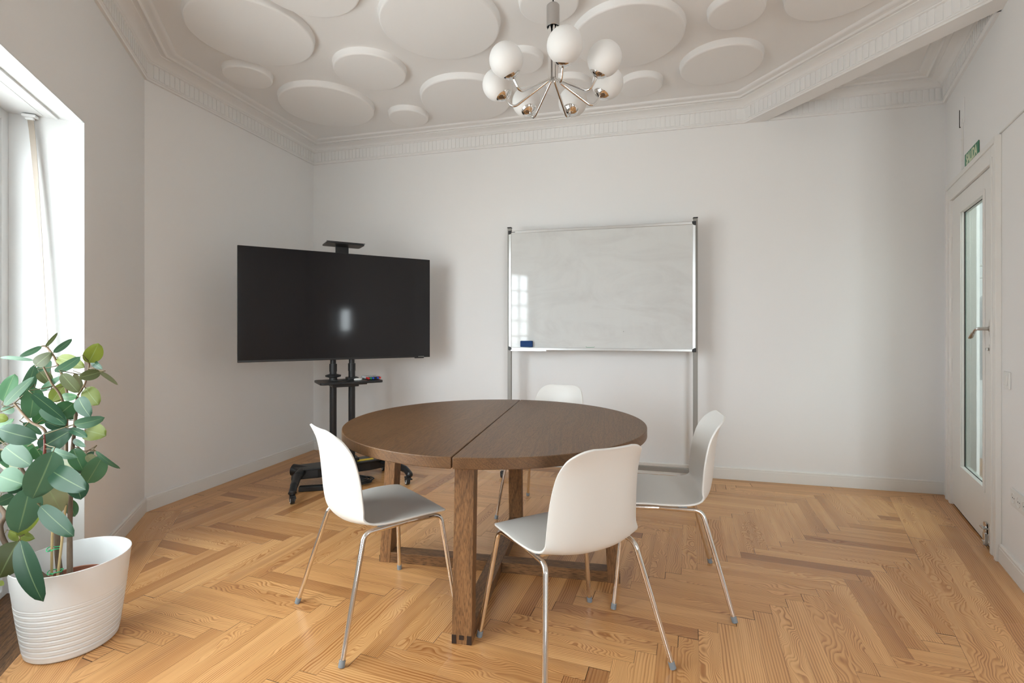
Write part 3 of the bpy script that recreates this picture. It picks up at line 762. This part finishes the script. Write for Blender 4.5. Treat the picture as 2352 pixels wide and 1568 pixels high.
# ------------------------------------------------------------------ chairs
SHELL = [  # forward, height, half width, how far the edge is lifted forward/up
    (.230, .420, .172, -.002), (.221, .432, .202, -.002), (.197, .4405, .217, -.002), (.10, .4440, .222, .000), (.0, .436, .219, .007), (-.085, .4285, .210, .019), (-.142, .433, .200, .037),
    (-.177, .462, .193, .053), (-.194, .522, .189, .063), (-.203, .605, .184, .063), (-.212, .69, .174, .053), (-.222, .745, .160, .035), (-.233, .779, .140, .017), (-.240, .797, .113, .008), (-.245, .8055, .076, .004)]
def make_chair(first_label):
    root = empty('dining_chair'); tag(root, first_label, 'chair', 'white plastic chairs round the table')
    nv, nu = 46, 16; b = MB(); rows = []
    for j in range(nv + 1):
        t_ = j / nv * (len(SHELL) - 1)
        f_, z, wd, cup = catmull(SHELL, t_)
        f2, z2 = catmull(SHELL, min(t_ + .05, len(SHELL) - 1))[:2]; f1, z1 = catmull(SHELL, max(t_ - .05, 0))[:2]
        tx, tz = f2 - f1, z2 - z1; ll = sqrt(tx * tx + tz * tz); nx, nz = tz / ll, -tx / ll            # towards the sitter
        row = []
        for i in range(nu + 1):
            u = -1 + 2 * i / nu; e = abs(u) ** 2.4
            row.append(b.v((u * wd, f_ + nx * cup * e, z + nz * cup * e)))
        rows.append(row)
    for j in range(nv):
        for i in range(nu): b.face([rows[j][i], rows[j][i + 1], rows[j + 1][i + 1], rows[j + 1][i]])
    sh = b.build('seat_shell', M['shell'], root, smooth=True, angle=180)
    so_ = sh.modifiers.new('thick', 'SOLIDIFY'); so_.thickness = .008; so_.offset = 0
    bv = sh.modifiers.new('rim', 'BEVEL'); bv.width = .003; bv.segments = 2; bv.limit_method = 'ANGLE'; bv.angle_limit = radians(50)
    tr = .0098
    for sx_ in (-1, 1):
        for fr_ in (-1, 1):
            foot = Vector((sx_ * .262, fr_ * .240, .012)); top = Vector((sx_ * (.200 if fr_ > 0 else .190), .198 if fr_ > 0 else -.128, .419)); mid = Vector((sx_ * .188, .05, .4205))
            pth = fillet([foot, top, mid], .042, 8)
            b = MB(); b.tube(pth, tr, 14); lg = b.build('leg', M['chrome'], root, smooth=True, angle=60)
            d = (top - foot).normalized()
            b = MB(); b.tube([foot - d * .011, foot + d * .012], .0115, 14); b.build('foot_cap', M['cap'], lg, smooth=True)
    for y in (-.06, .165):
        b = MB(); hw = .180 if y < 0 else .192; b.tube([(-hw, y, .4185), (hw, y, .4185)], .008, 10); b.build('cross_bar', M['chrome'], root, smooth=True)
    for sx_ in (-1, 1):
        for y in (-.05, .15): b = MB(); b.cbox((sx_ * .183, y, .428), (.022, .036, .010)); b.build('seat_bracket', M['cap'], root, bevel=.002)
    return root
def copy_tree(o, parent=None):
    c = o.copy(); COL.objects.link(c)
    if parent: c.parent = parent
    for ch in list(o.children): copy_tree(ch, c)
    return c
CH = [((-.58, 2.091), (.775, .632), 'white plastic chair beside the left table leg with its back to the window and plant'),
      ((.219, 1.819), (-.466, .885), 'nearest white chair, its wide plastic back turned to the viewer in front of the table'),
      ((.722, 2.306), (-.979, .204), 'white chair at the right side of the table seen in profile, back towards the door'),
      ((.243, 3.196), (-.443, -.896), 'white chair behind the table by the whiteboard, only its back top and thin legs showing')]
chair0 = make_chair(CH[0][2])
for i, (c, f_, lab) in enumerate(CH):
    o = chair0 if i == 0 else copy_tree(chair0)
    o.location = (c[0], c[1], 0); o.rotation_euler = (0, 0, atan2(f_[1], f_[0]) - pi / 2); o['label'] = lab

# ------------------------------------------------------------------ television on a rolling cart
KA = atan2(.518, .856)
ct = empty('tv_cart', (-1.353, 3.928, 0), KA); tag(ct, 'black rolling floor stand with two poles and a small shelf in the far corner', 'tv stand')
for xk in (-.072, .072):
    b = MB(); b.tube([(xk, 0, .15), (xk, 0, .86)], .0265, 24); b.tube([(xk, 0, .86), (xk, 0, .92)], .029, 24); b.tube([(xk, 0, .92), (xk, 0, 1.62)], .022, 24)
    b.build('pole', M['black'], ct, smooth=True)
b = MB()                                            # base beam with its flared top plate
b.prism([(-.34, -.080), (-.20, -.11), (.20, -.11), (.34, -.080), (.36, .0), (.34, .075), (-.34, .075), (-.36, 0)], .128, .141)
b.prism([(-.33, -.055), (-.2, -.08), (.2, -.08), (.33, -.055), (.33, .05), (-.33, .05)], .058, .128)
base = b.build('base_beam', M['black'], ct, bevel=.006)
b = MB(); b.cbox((.165, -.050, .1422), (.13, .045, .0016), R4('Z', .02)); b.build('warning_label', M['yellow'], base)
b = MB(); b.box((-.12, -.05, .141), (.12, .05, .165)); b.build('pole_socket', M['black'], ct, bevel=.005)
for sx_ in (-1, 1):
    b = MB(); b.tube([(sx_ * .25, -.02, .100), (sx_ * .31, .02, .106), (sx_ * .358, .055, .112)], [.038, .044, .045], 24); b.tube([(sx_ * .358, .055, .112), (sx_ * .362, .058, .1125)], [.039, .037], 24)
    b.build('end_tube', M['black'], ct, smooth=True, angle=40)
    b = MB(); pth = fillet([(sx_ * .31, -.04, .110), (sx_ * .355, -.16, .112), (sx_ * .402, -.345, .100), (sx_ * .418, -.392, .072), (sx_ * .418 if sx_ < 0 else .40, -.402, .058)], .06, 6); nn_ = len(pth) - 1
    rr = [smoothstep_interp([0, .2, .55, .75, .88, 1], [.034, .030, .024, .025, .029, .018], k / nn_) for k in range(len(pth))]
    b.tube(pth, rr, 18); b.build('front_leg', M['black'], ct, smooth=True, angle=60)
    for (cx2, cy2) in ((sx_ * .42 if sx_ < 0 else .395, -.405), (sx_ * .35, .06)):
        b = MB(); b.tube([(cx2, cy2, .048), (cx2, cy2, .076)], .011, 12); b.prism([(cx2 - .019, cy2 - .034), (cx2 + .019, cy2 - .034), (cx2 + .016, cy2 + .026), (cx2 - .016, cy2 + .026)], .048, .060)
        for s in (-1, 1): b.box((cx2 + s * .0165 - .002, cy2 - .016, .020), (cx2 + s * .0165 + .002, cy2 + .014, .05))
        b.box((cx2 - .017, cy2 - .070, .050), (cx2 + .017, cy2 - .03, .058)); cs = b.build('caster', M['blackp'], ct, bevel=.002)
        b = MB(); b.tube([(cx2 - .013, cy2, .0275), (cx2 + .013, cy2, .0275)], .027, 28); wv = b.build('wheel', M['rubber'], cs, smooth=True, angle=50)
        for s in (-1, 1):
            b = MB(); b.lathe([(.013, .0005), (.0150, .0022), (.0185, .0022), (.020, .0005)], 28, T4(cx2 + s * .0130, cy2, .0275) @ R4('Y', s * pi / 2), closed=True); b.build('wheel_ring', M['pen_white'], cs, smooth=True)
        b = MB(); b.tube([(cx2 - .0195, cy2, .0275), (cx2 + .0195, cy2, .0275)], .005, 12); b.build('axle', M['alu'], cs, smooth=True, angle=50)
b = MB()                                            # shelf with rounded corners
def rrect(x0, y0, x1, y1, r, n=6):
    out = []
    for (cx2, cy2, a) in ((x1 - r, y1 - r, 0), (x0 + r, y1 - r, pi / 2), (x0 + r, y0 + r, pi), (x1 - r, y0 + r, 1.5 * pi)):
        for k in range(n + 1): out.append((cx2 + r * cos(a + pi / 2 * k / n), cy2 + r * sin(a + pi / 2 * k / n)))
    return out
b.prism(rrect(-.200, -.19, .275, .10, .03), .772, .790); shf = b.build('shelf', M['black'], ct, bevel=.004)
b = MB(); b.box((-.1, -.12, .745), (.1, .035, .772)); b.prism([(.08, -.1), (.17, -.1), (.17, .04), (.08, .04)], .755, .772); b.build('shelf_bracket', M['black'], ct, bevel=.004)
b = MB(); b.lathe([(0, 0), (.035, 0), (.03, .012), (.03, .022), (.058, .03), (.06, .042), (.03, .05), (0, .05)], 28, T4(-.072, -.002, .79)); b.build('pole_collar', M['blackp'], ct, smooth=True, angle=40)
b = MB(); b.prism(rrect(.03, -.045, .118, .045, .01), .79, .81); b.build('pole_collar', M['blackp'], ct, bevel=.003)
b = MB(); b.box((-.05, .01, 1.62), (.05, .03, 1.855)); b.build('camera_post', M['black'], ct, bevel=.003)
b = MB(); b.prism(rrect(-.145, -.125, .145, .06, .02), 1.855, 1.865); b.box((-.145, -.13, 1.865), (.145, -.122, 1.87)); b.build('camera_tray', M['black'], ct, bevel=.002)
b = MB(); b.box((-.16, -.03, 1.15), (.16, -.005, 1.60)); b.box((-.26, -.04, 1.17), (-.22, -.028, 1.58)); b.box((.22, -.04, 1.17), (.26, -.028, 1.58)); b.box((-.27, -.042, 1.3), (.27, -.03, 1.34)); b.build('mount_bracket', M['black'], ct)
tv = empty('television', (-1.3165, 3.833, 0), KA); tag(tv, 'large black flat screen television held on the rolling stand, switched off', 'television')
b = MB(); b.box((-.72, .002, .957), (.72, .024, 1.787)); b.box((-.5, .024, 1.0), (.5, .05, 1.6)); body = b.build('tv_body', M['blackp'], tv, bevel=.003)
b = MB(); b.box((-.716, -.0005, .972), (.716, .0018, 1.784)); b.build('screen', M['screen'], tv)
b = MB(); b.box((.585, .0, .950), (.665, .014, .9575)); b.build('sensor_bar', M['blackp'], tv, bevel=.002)
b = MB(); b.box((.615, -.0012, .961), (.665, .002, .967)); b.build('maker_plate', M['alupost'], tv)
# things lying on the shelf
def cart_pt(x, y, z):
    return Matrix.Rotation(KA, 4, 'Z') @ Vector((x, y, z)) + Vector((-1.353, 3.928, 0))
mk = empty('marker_pack', cart_pt(.218, -.05, .7905), KA + .12); tag(mk, 'clear pack of coloured markers on the stand shelf', 'markers')
for k, c in enumerate(['red', 'mgreen', 'mblue', 'mblack', 'mblue', 'red']):
    b = MB(); x = -.048 + k * .019; b.tube([(x, -.06, .012), (x, -.018, .012)], .0085, 12); pn = b.build('pen_cap', M['pen_' + c], mk, smooth=True, angle=50)
    b = MB(); b.tube([(x, -.018, .012), (x, .065, .012)], .0088, 12); b.build('pen_barrel', M['pen_white'], mk, smooth=True, angle=50)
b = MB(); b.box((-.06, -.066, .0235), (.06, .07, .0245)); b.box((-.062, .066, .001), (.06, .07, .024)); b.build('wrapper', M['wrap'], mk, bevel=.0004)
b = MB(); b.lathe([(0, 0), (.02, 0), (.0225, .006), (.02, .012), (.012, .016), (0, .016)], 24, Matrix.Diagonal((1.5, 1, 1, 1))); o = b.build('computer_mouse', M['socket'], smooth=True)
o.location = cart_pt(.10, -.09, .7905); o.rotation_euler = (0, 0, KA); tag(o, 'small white rounded gadget beside the pole on the black shelf', 'gadget')
b = MB(); b.tube(fillet([(-.09, -.09, .005), (-.05, -.10, .006), (-.02, -.07, .006), (.0, -.10, .006), (.03, -.085, .005)], .02), .004, 8); o = b.build('shelf_cable', M['rubber'], smooth=True)
o.location = cart_pt(0, -.02, .7905); o.rotation_euler = (0, 0, KA); tag(o, 'short black cable lying on the stand shelf left of the markers', 'cable')
# coil of cable and power strip under the cart
b = MB(); pth = []
r2 = random.Random(3)
for k in range(230):
    a = k / 230 * 2 * pi * 9; rr = .105 + .03 * sin(k * .173) + r2.uniform(-.003, .003)
    pth.append((rr * cos(a) * 1.25, rr * sin(a) * .72, .008 + .036 * (k / 230) + .006 * sin(a * 1.7)))
b.tube(pth, .0048, 7); o = b.build('cable_coil', M['rubber'], smooth=True); o.location = cart_pt(.03, -.17, 0); tag(o, 'heap of coiled black cable on the floor under the tv stand', 'cable')
b = MB(); b.prism(rrect(-.13, -.025, .13, .025, .01), .001, .036); o = b.build('power_strip', M['blackp'], bevel=.004); o.location = cart_pt(-.22, -.19, 0); o.rotation_euler = (0, 0, KA - .35)
tag(o, 'black power strip on the floor beside the coiled cable', 'power strip')

# ------------------------------------------------------------------ whiteboard on its rolling stand
WA = atan2(-.2525, .9675)
wb = empty('whiteboard', (.692, 3.965, 0), WA); tag(wb, 'wide smudged whiteboard with an aluminium frame on a wheeled stand', 'whiteboard')
hw, z0, z1 = .742, 1.02, 2.02
b = MB(); b.box((-hw + .012, -.006, z0 + .012), (hw - .012, .010, z1 - .012)); b.build('board_surface', M['board'], wb)
b = MB(); e = .022
b.box((-hw, -.012, z1 - e), (hw, .014, z1)); b.box((-hw, -.012, z0), (hw, .014, z0 + e)); b.box((-hw, -.012, z0 + e), (-hw + e, .014, z1 - e)); b.box((hw - e, -.012, z0 + e), (hw, .014, z1 - e))
b.build('frame', M['alu'], wb, bevel=.003)
for sx_ in (-1, 1):
    for (zz, s2) in ((z0, 1), (z1, -1)):
        b = MB(); xo = sx_ * (hw + .002); pts = [(xo, zz - s2 * .002), (xo - sx_ * .030, zz - s2 * .002), (xo - sx_ * .028, zz + s2 * .016), (xo - sx_ * .016, zz + s2 * .028), (xo, zz + s2 * .030)]
        a_ = [b.v((p[0], -.015, p[1])) for p in pts]; c_ = [b.v((p[0], .016, p[1])) for p in pts]; b.face(a_); b.face(c_[::-1])
        for k in range(5): b.face([a_[k], a_[(k + 1) % 5], c_[(k + 1) % 5], c_[k]])
        b.build('corner_piece', M['blackp'], wb, bevel=.002)
    px_ = sx_ * (hw + .001)
    b = MB(); b.box((px_ - .016, .016, .075), (px_ + .016, .045, z1 + .03)); po = b.build('post', M['alupost'], wb, bevel=.003)
    b = MB(); b.box((px_ - .017, .012, z1 + .0301), (px_ + .017, .048, z1 + .038)); b.build('post_cap', M['blackp'], po)
    b = MB(); b.box((px_ - .018, -.22, .062), (px_ + .018, .17, .09)); b.build('foot_bar', M['alu'], wb, bevel=.004)
    for yy in (-.20, .145):
        b = MB(); b.tube([(px_, yy, .045), (px_, yy, .064)], .010, 12)
        for s in (-1, 1): b.box((px_ + s * .012 - .002, yy - .018, .02), (px_ + s * .012 + .002, yy + .018, .05))
        b.box((px_ - .014, yy - .022, .046), (px_ + .014, yy + .022, .054)); cs = b.build('caster', M['blackp'], wb, bevel=.002)
        b = MB(); b.tube([(px_ - .0095, yy, .0255), (px_ + .0095, yy, .0255)], .0253, 20); b.build('wheel', M['rubber'], cs, smooth=True, angle=50)
b = MB(); b.box((-hw + .02, .018, .078), (hw - .02, .040, .112)); b.build('cross_rail', M['alupost'], wb, bevel=.003)
b = MB(); b.box((-hw + .03, -.052, z0 - .006), (-hw + .33, -.012, z0 - .002)); b.box((-hw + .03, -.054, z0 - .006), (-hw + .33, -.052, z0 + .004)); b.build('pen_tray', M['alu'], wb)
b = MB(); rr_ = random.Random(5)
mk_ = [(-.095, 1.055), (-.092, 1.048), (-.06, 1.0475), (-.03, 1.049), (-.025, 1.052)]
b.tube([(x, -.0065, z) for x, z in mk_], .0013, 6); b.build('marker_line', M['pen_mgreen'], wb)
b = MB(); b.tube([(.20, -.0065, 1.172), (.203, -.0065, 1.179)], .0013, 6); b.build('marker_line', M['pen_mblack'], wb)
b = MB(); b.box((-hw + .024, -.0128, z1 - .0145), (-hw + .056, -.0118, z1 - .0095)); b.build('maker_plate', M['pen_mblack'], wb)
b = MB(); b.box((-.052, -.026, 0), (.052, 0, .052)); o = b.build('board_eraser', M['blue'], bevel=.006, seg=3)
o.matrix_world = T4(.692, 3.965, 0) @ R4('Z', WA) @ T4(-hw + .157, -.0068, z0 + .026); tag(o, 'dark blue felt eraser stuck to the lower left of the whiteboard', 'eraser')

# ------------------------------------------------------------------ chandelier
LX, LY = .1967, 2.354
chn = empty('chandelier', (LX, LY, 0)); tag(chn, 'chrome seven armed chandelier with white globe shades above the table', 'chandelier')
b = MB(); b.lathe([(0, 2.743), (.026, 2.743), (.0305, 2.738), (.031, 2.733), (.031, 2.638), (.029, 2.636), (.027, 2.641), (.027, 2.69), (0, 2.69)], 40); b.build('stem_cover', M['brushed'], chn, smooth=True, angle=40)
b = MB(); b.tube([(0, 0, 2.648), (0, 0, 2.653)], .0262, 24); b.build('cover_inside', M['dark'], chn)
b = MB(); b.tube([(0, 0, 2.75), (.001, 0, 2.80), (-.002, 0, 2.88), (0, 0, 2.965)], .0035, 10); b.build('cord', M['rubber'], chn, smooth=True)
b = MB(); b.lathe([(0, 2.955), (.045, 2.958), (.05, 2.965), (.05, 2.9995), (0, 2.9995)], 32); b.build('ceiling_cup', M['brushed'], chn, smooth=True, angle=40)
b = MB(); b.tube([(0, 0, 2.70), (0, 0, 2.37)], .004, 10); b.build('centre_rod', M['chrome'], chn, smooth=True)
TILT = radians(29)
for k, deg in enumerate((5.5, 51.5, 100, 153, 206, 256.5, 305.5)):
    ph = radians(deg); du = Vector((sin(ph), -cos(ph), 0))
    def pt(r_, z): return du * r_ + Vector((0, 0, z))
    cup = (.234, 2.321); ax = (sin(TILT), cos(TILT))
    pth = fillet([pt(.018, 2.70), pt(.018, 2.386), pt(.196, 2.270), pt(cup[0] - ax[0] * .002, cup[1] + .0)], [0, .02, .035, 0], 8)
    b = MB(); b.tube(pth, .0062, 12); arm = b.build('arm', M['chrome'], chn, smooth=True, angle=60)
    mtx = T4(*pt(*cup)) @ R4('Z', ph - pi / 2) @ R4('Y', TILT)
    b = MB(); b.lathe([(0, -.003), (.008, -.003), (.012, -.001), (.022, .003), (.032, .009), (.0395, .0165), (.0432, .024), (.0415, .024), (.034, .016), (0, .010)], 40, mtx); b.build('shade_holder', M['chrome'], arm, smooth=True, angle=50)
    gR = .0755; pr = [(0, 0)]
    n = 40; a0_ = math.asin(.040 / gR)
    pr = [(gR * sin(pi - a0_ - (pi - a0_) * j / n), -gR * cos(a0_ + (pi - a0_) * j / n) * 1.0) for j in range(n + 1)]
    b = MB(); b.lathe(pr, 48, mtx @ T4(0, 0, .018 + gR * cos(a0_))); b.build('globe_shade', M['opal'], arm, smooth=True, angle=180)

# ------------------------------------------------------------------ potted rubber plant
PX, PY = -1.676, 1.878
pot = empty('plant_pot', (PX, PY, 0)); tag(pot, 'round white plastic planter with ribbed lower half by the window', 'plant pot')
hp = .328; prof = [(0, .004), (.128, .0), (.134, .004)]
def pot_r(z): return .136 + (.178 - .136) * (z / hp) ** .85
n = 150
for k in range(1, n):
    z = .006 + (hp - .010) * k / n; r_ = pot_r(z)
    if .022 < z < .205:
        q = (z - .022) / .183 * 9.5; fr_ = q - int(q)
        r_ -= .0035 * math.exp(-((fr_ - .5) / .13) ** 2) - .0012 * sin(fr_ * pi)
    prof.append((r_, z))
prof += [(.1785, hp - .003), (.1780, hp), (.1755, hp + .0005), (.1735, hp - .003), (.165, .22), (.158, .18), (0, .18)]
b = MB(); b.lathe(prof, 96); b.build('planter', M['potw'], pot, smooth=True, angle=55)

pl = empty('rubber_plant', (PX, PY, .18)); tag(pl, 'tall rubber plant with large glossy green leaves standing in the white planter', 'plant')
b = MB(); b.lathe([(.0, .0), (.085, .0), (.100, .05), (.105, .05), (.105, .066), (.098, .066), (.095, .045), (0, .045)], 48); b.build('inner_pot', M['terra'], pl, smooth=True, angle=40)
b = MB(); b.lathe([(.095, .0455), (.07, .052), (0, .054)], 32); b.build('soil', M['soil'], pl, smooth=True)
SCL = 400 / 757.0
def cp(x, y, Y): return at(x * SCL, 740 + y * SCL, Y) - Vector((PX, PY, .18))
TWIGS = []
def stem(name, pts, r0, r1, m):
    path = [cp(*p) for p in pts]; pf = []
    n = (len(path) - 1) * 6
    for k in range(n + 1): pf.append(Vector(catmull([tuple(p) for p in path], k / 6)))
    if name == 'stem': TWIGS.extend(pf)
    b = MB(); b.tube(pf, [r0 + (r1 - r0) * k / n for k in range(n + 1)], 10); return b.build(name, m, pl, smooth=True, angle=60)
stem('stem', [(262, 1110, 1.88), (250, 1000, 1.885), (244, 880, 1.89), (205, 760, 1.90), (100, 650, 1.90), (70, 560, 1.90)], .0105, .006, M['bark'])
stem('stem', [(304, 1105, 1.86), (303, 980, 1.86), (304, 860, 1.865), (308, 730, 1.87), (315, 560, 1.875), (328, 420, 1.88), (336, 320, 1.885)], .0095, .005, M['bark'])
stem('stem', [(308, 730, 1.87), (290, 600, 1.90), (290, 450, 1.92), (290, 300, 1.93), (245, 170, 1.92), (205, 110, 1.92), (180, 104, 1.92)], .006, .0028, M['twig'])
stem('stem', [(290, 480, 1.92), (270, 335, 1.88), (225, 265, 1.86), (185, 185, 1.86)], .0048, .003, M['twig'])
stem('stem', [(205, 560, 1.84), (195, 470, 1.83), (130, 430, 1.83), (62, 352, 1.84)], .0055, .0035, M['twig'])
stem('stem', [(336, 320, 1.885), (370, 265, 1.88), (385, 200, 1.885), (388, 172, 1.885)], .0035, .0025, M['twig'])
stem('stem', [(320, 520, 1.876), (365, 560, 1.87), (420, 535, 1.86)], .003, .002, M['twig'])
stem('stem', [(205, 1115, 1.82), (120, 1050, 1.80), (30, 970, 1.79), (2, 890, 1.79), (22, 835, 1.80), (-25, 780, 1.82)], .0085, .007, M['bark'])
stem('stem', [(190, 600, 1.80), (195, 550, 1.785), (192, 487, 1.78)], .006, .0025, mat('red_bud', (.16, .035, .025), .5))
stem('stake', [(224, 1110, 1.85), (226, 980, 1.85), (229, 860, 1.85)], .0042, .004, M['bamboo'])
stem('stake', [(250, 1110, 1.845), (268, 960, 1.85), (288, 770, 1.855)], .0042, .004, M['bamboo'])
for (x, y) in ((236, 982), (240, 1082)):
    c = cp(x, y, 1.85); b = MB(); b.tube([c + Vector((.022 * cos(a * pi / 8), .022 * sin(a * pi / 8), .003 * sin(a))) for a in range(17)], .0018, 6); b.tube([c + Vector((.0, -.022, 0)), c + Vector((.012, -.03, .008)), c + Vector((.02, -.03, .002))], .0015, 6)
    b.build('tie', M['tie'], pl, smooth=True)

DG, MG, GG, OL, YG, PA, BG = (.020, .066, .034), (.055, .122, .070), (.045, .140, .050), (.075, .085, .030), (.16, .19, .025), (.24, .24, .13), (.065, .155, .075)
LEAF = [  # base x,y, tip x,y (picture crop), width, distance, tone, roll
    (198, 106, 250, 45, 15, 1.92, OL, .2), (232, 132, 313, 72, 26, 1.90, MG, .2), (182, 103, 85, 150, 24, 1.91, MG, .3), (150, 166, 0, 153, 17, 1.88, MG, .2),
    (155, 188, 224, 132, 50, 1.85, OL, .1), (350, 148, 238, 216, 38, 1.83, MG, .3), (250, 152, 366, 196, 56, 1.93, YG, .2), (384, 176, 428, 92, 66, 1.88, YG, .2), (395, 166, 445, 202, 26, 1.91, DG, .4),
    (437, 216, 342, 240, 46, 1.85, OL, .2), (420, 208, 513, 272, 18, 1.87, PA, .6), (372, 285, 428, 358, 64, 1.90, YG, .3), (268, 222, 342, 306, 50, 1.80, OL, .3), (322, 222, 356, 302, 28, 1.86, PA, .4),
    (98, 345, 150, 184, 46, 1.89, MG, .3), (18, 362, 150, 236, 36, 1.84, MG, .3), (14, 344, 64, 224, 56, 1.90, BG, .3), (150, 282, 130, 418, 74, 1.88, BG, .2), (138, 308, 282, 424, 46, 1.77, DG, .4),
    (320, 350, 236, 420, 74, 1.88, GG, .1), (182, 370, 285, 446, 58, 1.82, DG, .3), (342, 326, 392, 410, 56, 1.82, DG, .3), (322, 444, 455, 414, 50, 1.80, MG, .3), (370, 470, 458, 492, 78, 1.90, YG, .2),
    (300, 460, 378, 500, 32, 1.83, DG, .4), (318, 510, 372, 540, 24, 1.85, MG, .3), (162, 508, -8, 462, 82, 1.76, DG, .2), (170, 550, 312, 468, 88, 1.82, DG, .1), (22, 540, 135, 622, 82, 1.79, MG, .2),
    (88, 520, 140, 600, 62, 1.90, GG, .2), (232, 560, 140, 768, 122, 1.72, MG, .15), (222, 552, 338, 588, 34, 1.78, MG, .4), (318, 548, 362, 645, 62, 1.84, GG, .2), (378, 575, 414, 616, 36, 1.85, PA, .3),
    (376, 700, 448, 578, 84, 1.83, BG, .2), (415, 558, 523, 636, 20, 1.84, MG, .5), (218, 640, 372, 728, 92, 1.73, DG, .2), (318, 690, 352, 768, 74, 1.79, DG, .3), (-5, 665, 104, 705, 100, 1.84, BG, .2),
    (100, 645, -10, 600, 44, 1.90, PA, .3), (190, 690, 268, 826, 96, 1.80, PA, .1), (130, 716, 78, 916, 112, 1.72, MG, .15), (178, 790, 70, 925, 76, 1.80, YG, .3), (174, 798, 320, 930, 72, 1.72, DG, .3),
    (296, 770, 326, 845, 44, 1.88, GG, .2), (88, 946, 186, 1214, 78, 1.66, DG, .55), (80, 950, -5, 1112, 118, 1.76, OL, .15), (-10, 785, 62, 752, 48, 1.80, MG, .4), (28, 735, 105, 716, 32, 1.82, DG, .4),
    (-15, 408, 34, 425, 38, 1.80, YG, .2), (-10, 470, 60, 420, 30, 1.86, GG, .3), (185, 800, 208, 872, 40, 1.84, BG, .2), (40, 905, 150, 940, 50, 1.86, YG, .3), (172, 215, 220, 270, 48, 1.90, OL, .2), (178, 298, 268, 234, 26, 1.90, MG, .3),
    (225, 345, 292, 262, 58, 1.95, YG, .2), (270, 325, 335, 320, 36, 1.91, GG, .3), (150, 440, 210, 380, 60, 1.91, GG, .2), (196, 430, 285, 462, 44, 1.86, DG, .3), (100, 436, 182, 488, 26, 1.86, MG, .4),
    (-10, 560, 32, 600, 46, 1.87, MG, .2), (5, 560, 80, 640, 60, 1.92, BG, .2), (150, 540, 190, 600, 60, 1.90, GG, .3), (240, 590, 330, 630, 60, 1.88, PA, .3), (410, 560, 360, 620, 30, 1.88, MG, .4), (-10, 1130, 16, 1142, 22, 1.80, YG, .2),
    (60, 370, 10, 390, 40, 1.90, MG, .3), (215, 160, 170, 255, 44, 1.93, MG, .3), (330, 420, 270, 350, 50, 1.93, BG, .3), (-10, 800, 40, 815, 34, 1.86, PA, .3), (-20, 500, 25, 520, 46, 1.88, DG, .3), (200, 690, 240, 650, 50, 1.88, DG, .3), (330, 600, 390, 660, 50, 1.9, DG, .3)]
lb = bmesh.new(); luv = lb.loops.layers.uv.new('UVMap'); lcol = lb.loops.layers.float_color.new('tone')
pb = MB()
lr = random.Random(11)
for (bx, by, tx, ty, wd, Y, tone, roll) in LEAF:
    dY = lr.uniform(-.05, .05)
    p0, p1 = cp(bx, by, Y), cp(tx, ty, Y + dY)
    ax = p1 - p0; L = ax.length; ax.normalize()
    eye = (Vector((0, 0, H)) - (Vector((PX, PY, .18)) + (p0 + p1) / 2)).normalized()
    sd = ax.cross(eye).normalized(); sg_ = lr.choice((-1, 1))
    up = sd.cross(ax).normalized()
    if up.dot(eye) < 0: up = -up
    q = Matrix.Rotation(sg_ * roll, 3, ax); sd = q @ sd; up = q @ up
    half = wd * SCL / F * Y / 2 / max(.5, cos(roll)); nL, nW = 12, 6; grid = []
    bend = lr.uniform(.02, .10) * L; fold = lr.uniform(.10, .30)
    for i in range(nL + 1):
        s = i / nL; ww = half * (sin(pi * min(1, s * .98 + .012) ** .90)) ** .56 if 0 < s < 1 else half * .02
        if s > .93: ww *= max(.12, (1 - s) / .07) ** .75
        row = []
        for j in range(nW + 1):
            u = -1 + 2 * j / nW
            c = p0 + ax * (L * s) + up * (bend * 4 * s * (1 - s) - fold * 0) + sd * (u * ww) + up * (fold * abs(u) * ww * .55) - up * (.10 * half * u * u * s)
            row.append((lb.verts.new(c), s, (u + 1) / 2))
        grid.append(row)
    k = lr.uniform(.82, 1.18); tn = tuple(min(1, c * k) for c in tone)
    for i in range(nL):
        for j in range(nW):
            qd = [grid[i][j], grid[i][j + 1], grid[i + 1][j + 1], grid[i + 1][j]]
            try: f = lb.faces.new([g[0] for g in qd])
            except ValueError: continue
            f.smooth = True
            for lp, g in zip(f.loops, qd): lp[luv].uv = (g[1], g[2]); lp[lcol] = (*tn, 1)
    # leaf stalk running back towards the stems
    near = min(TWIGS, key=lambda q_: (q_ - p0).length); back = near if (near - p0).length < .11 else p0 - ax * .02 + Vector((0, .02, -.008)); pb.tube([p0 + ax * .004, p0 - ax * min(.014, (near - p0).length * .3), p0 * .45 + back * .55 - ax * .004, back], [.0013, .0014, .0016, .0019], 6)
for f in pb.bm.faces: f.smooth = True
_pm = bpy.data.meshes.new('stalks'); pb.bm.to_mesh(_pm); n0 = len(lb.faces); lb.from_mesh(_pm); lb.faces.ensure_lookup_table()
for f in lb.faces[n0:]: f.material_index = 1
bpy.data.meshes.remove(_pm)
lm = bpy.data.meshes.new('foliage'); lb.to_mesh(lm); lb.free()
fo = bpy.data.objects.new('foliage', lm); COL.objects.link(fo); lm.materials.append(M['leaf']); lm.materials.append(mat('leaf_stalk', (.13, .10, .04), .5)); fo.parent = pl
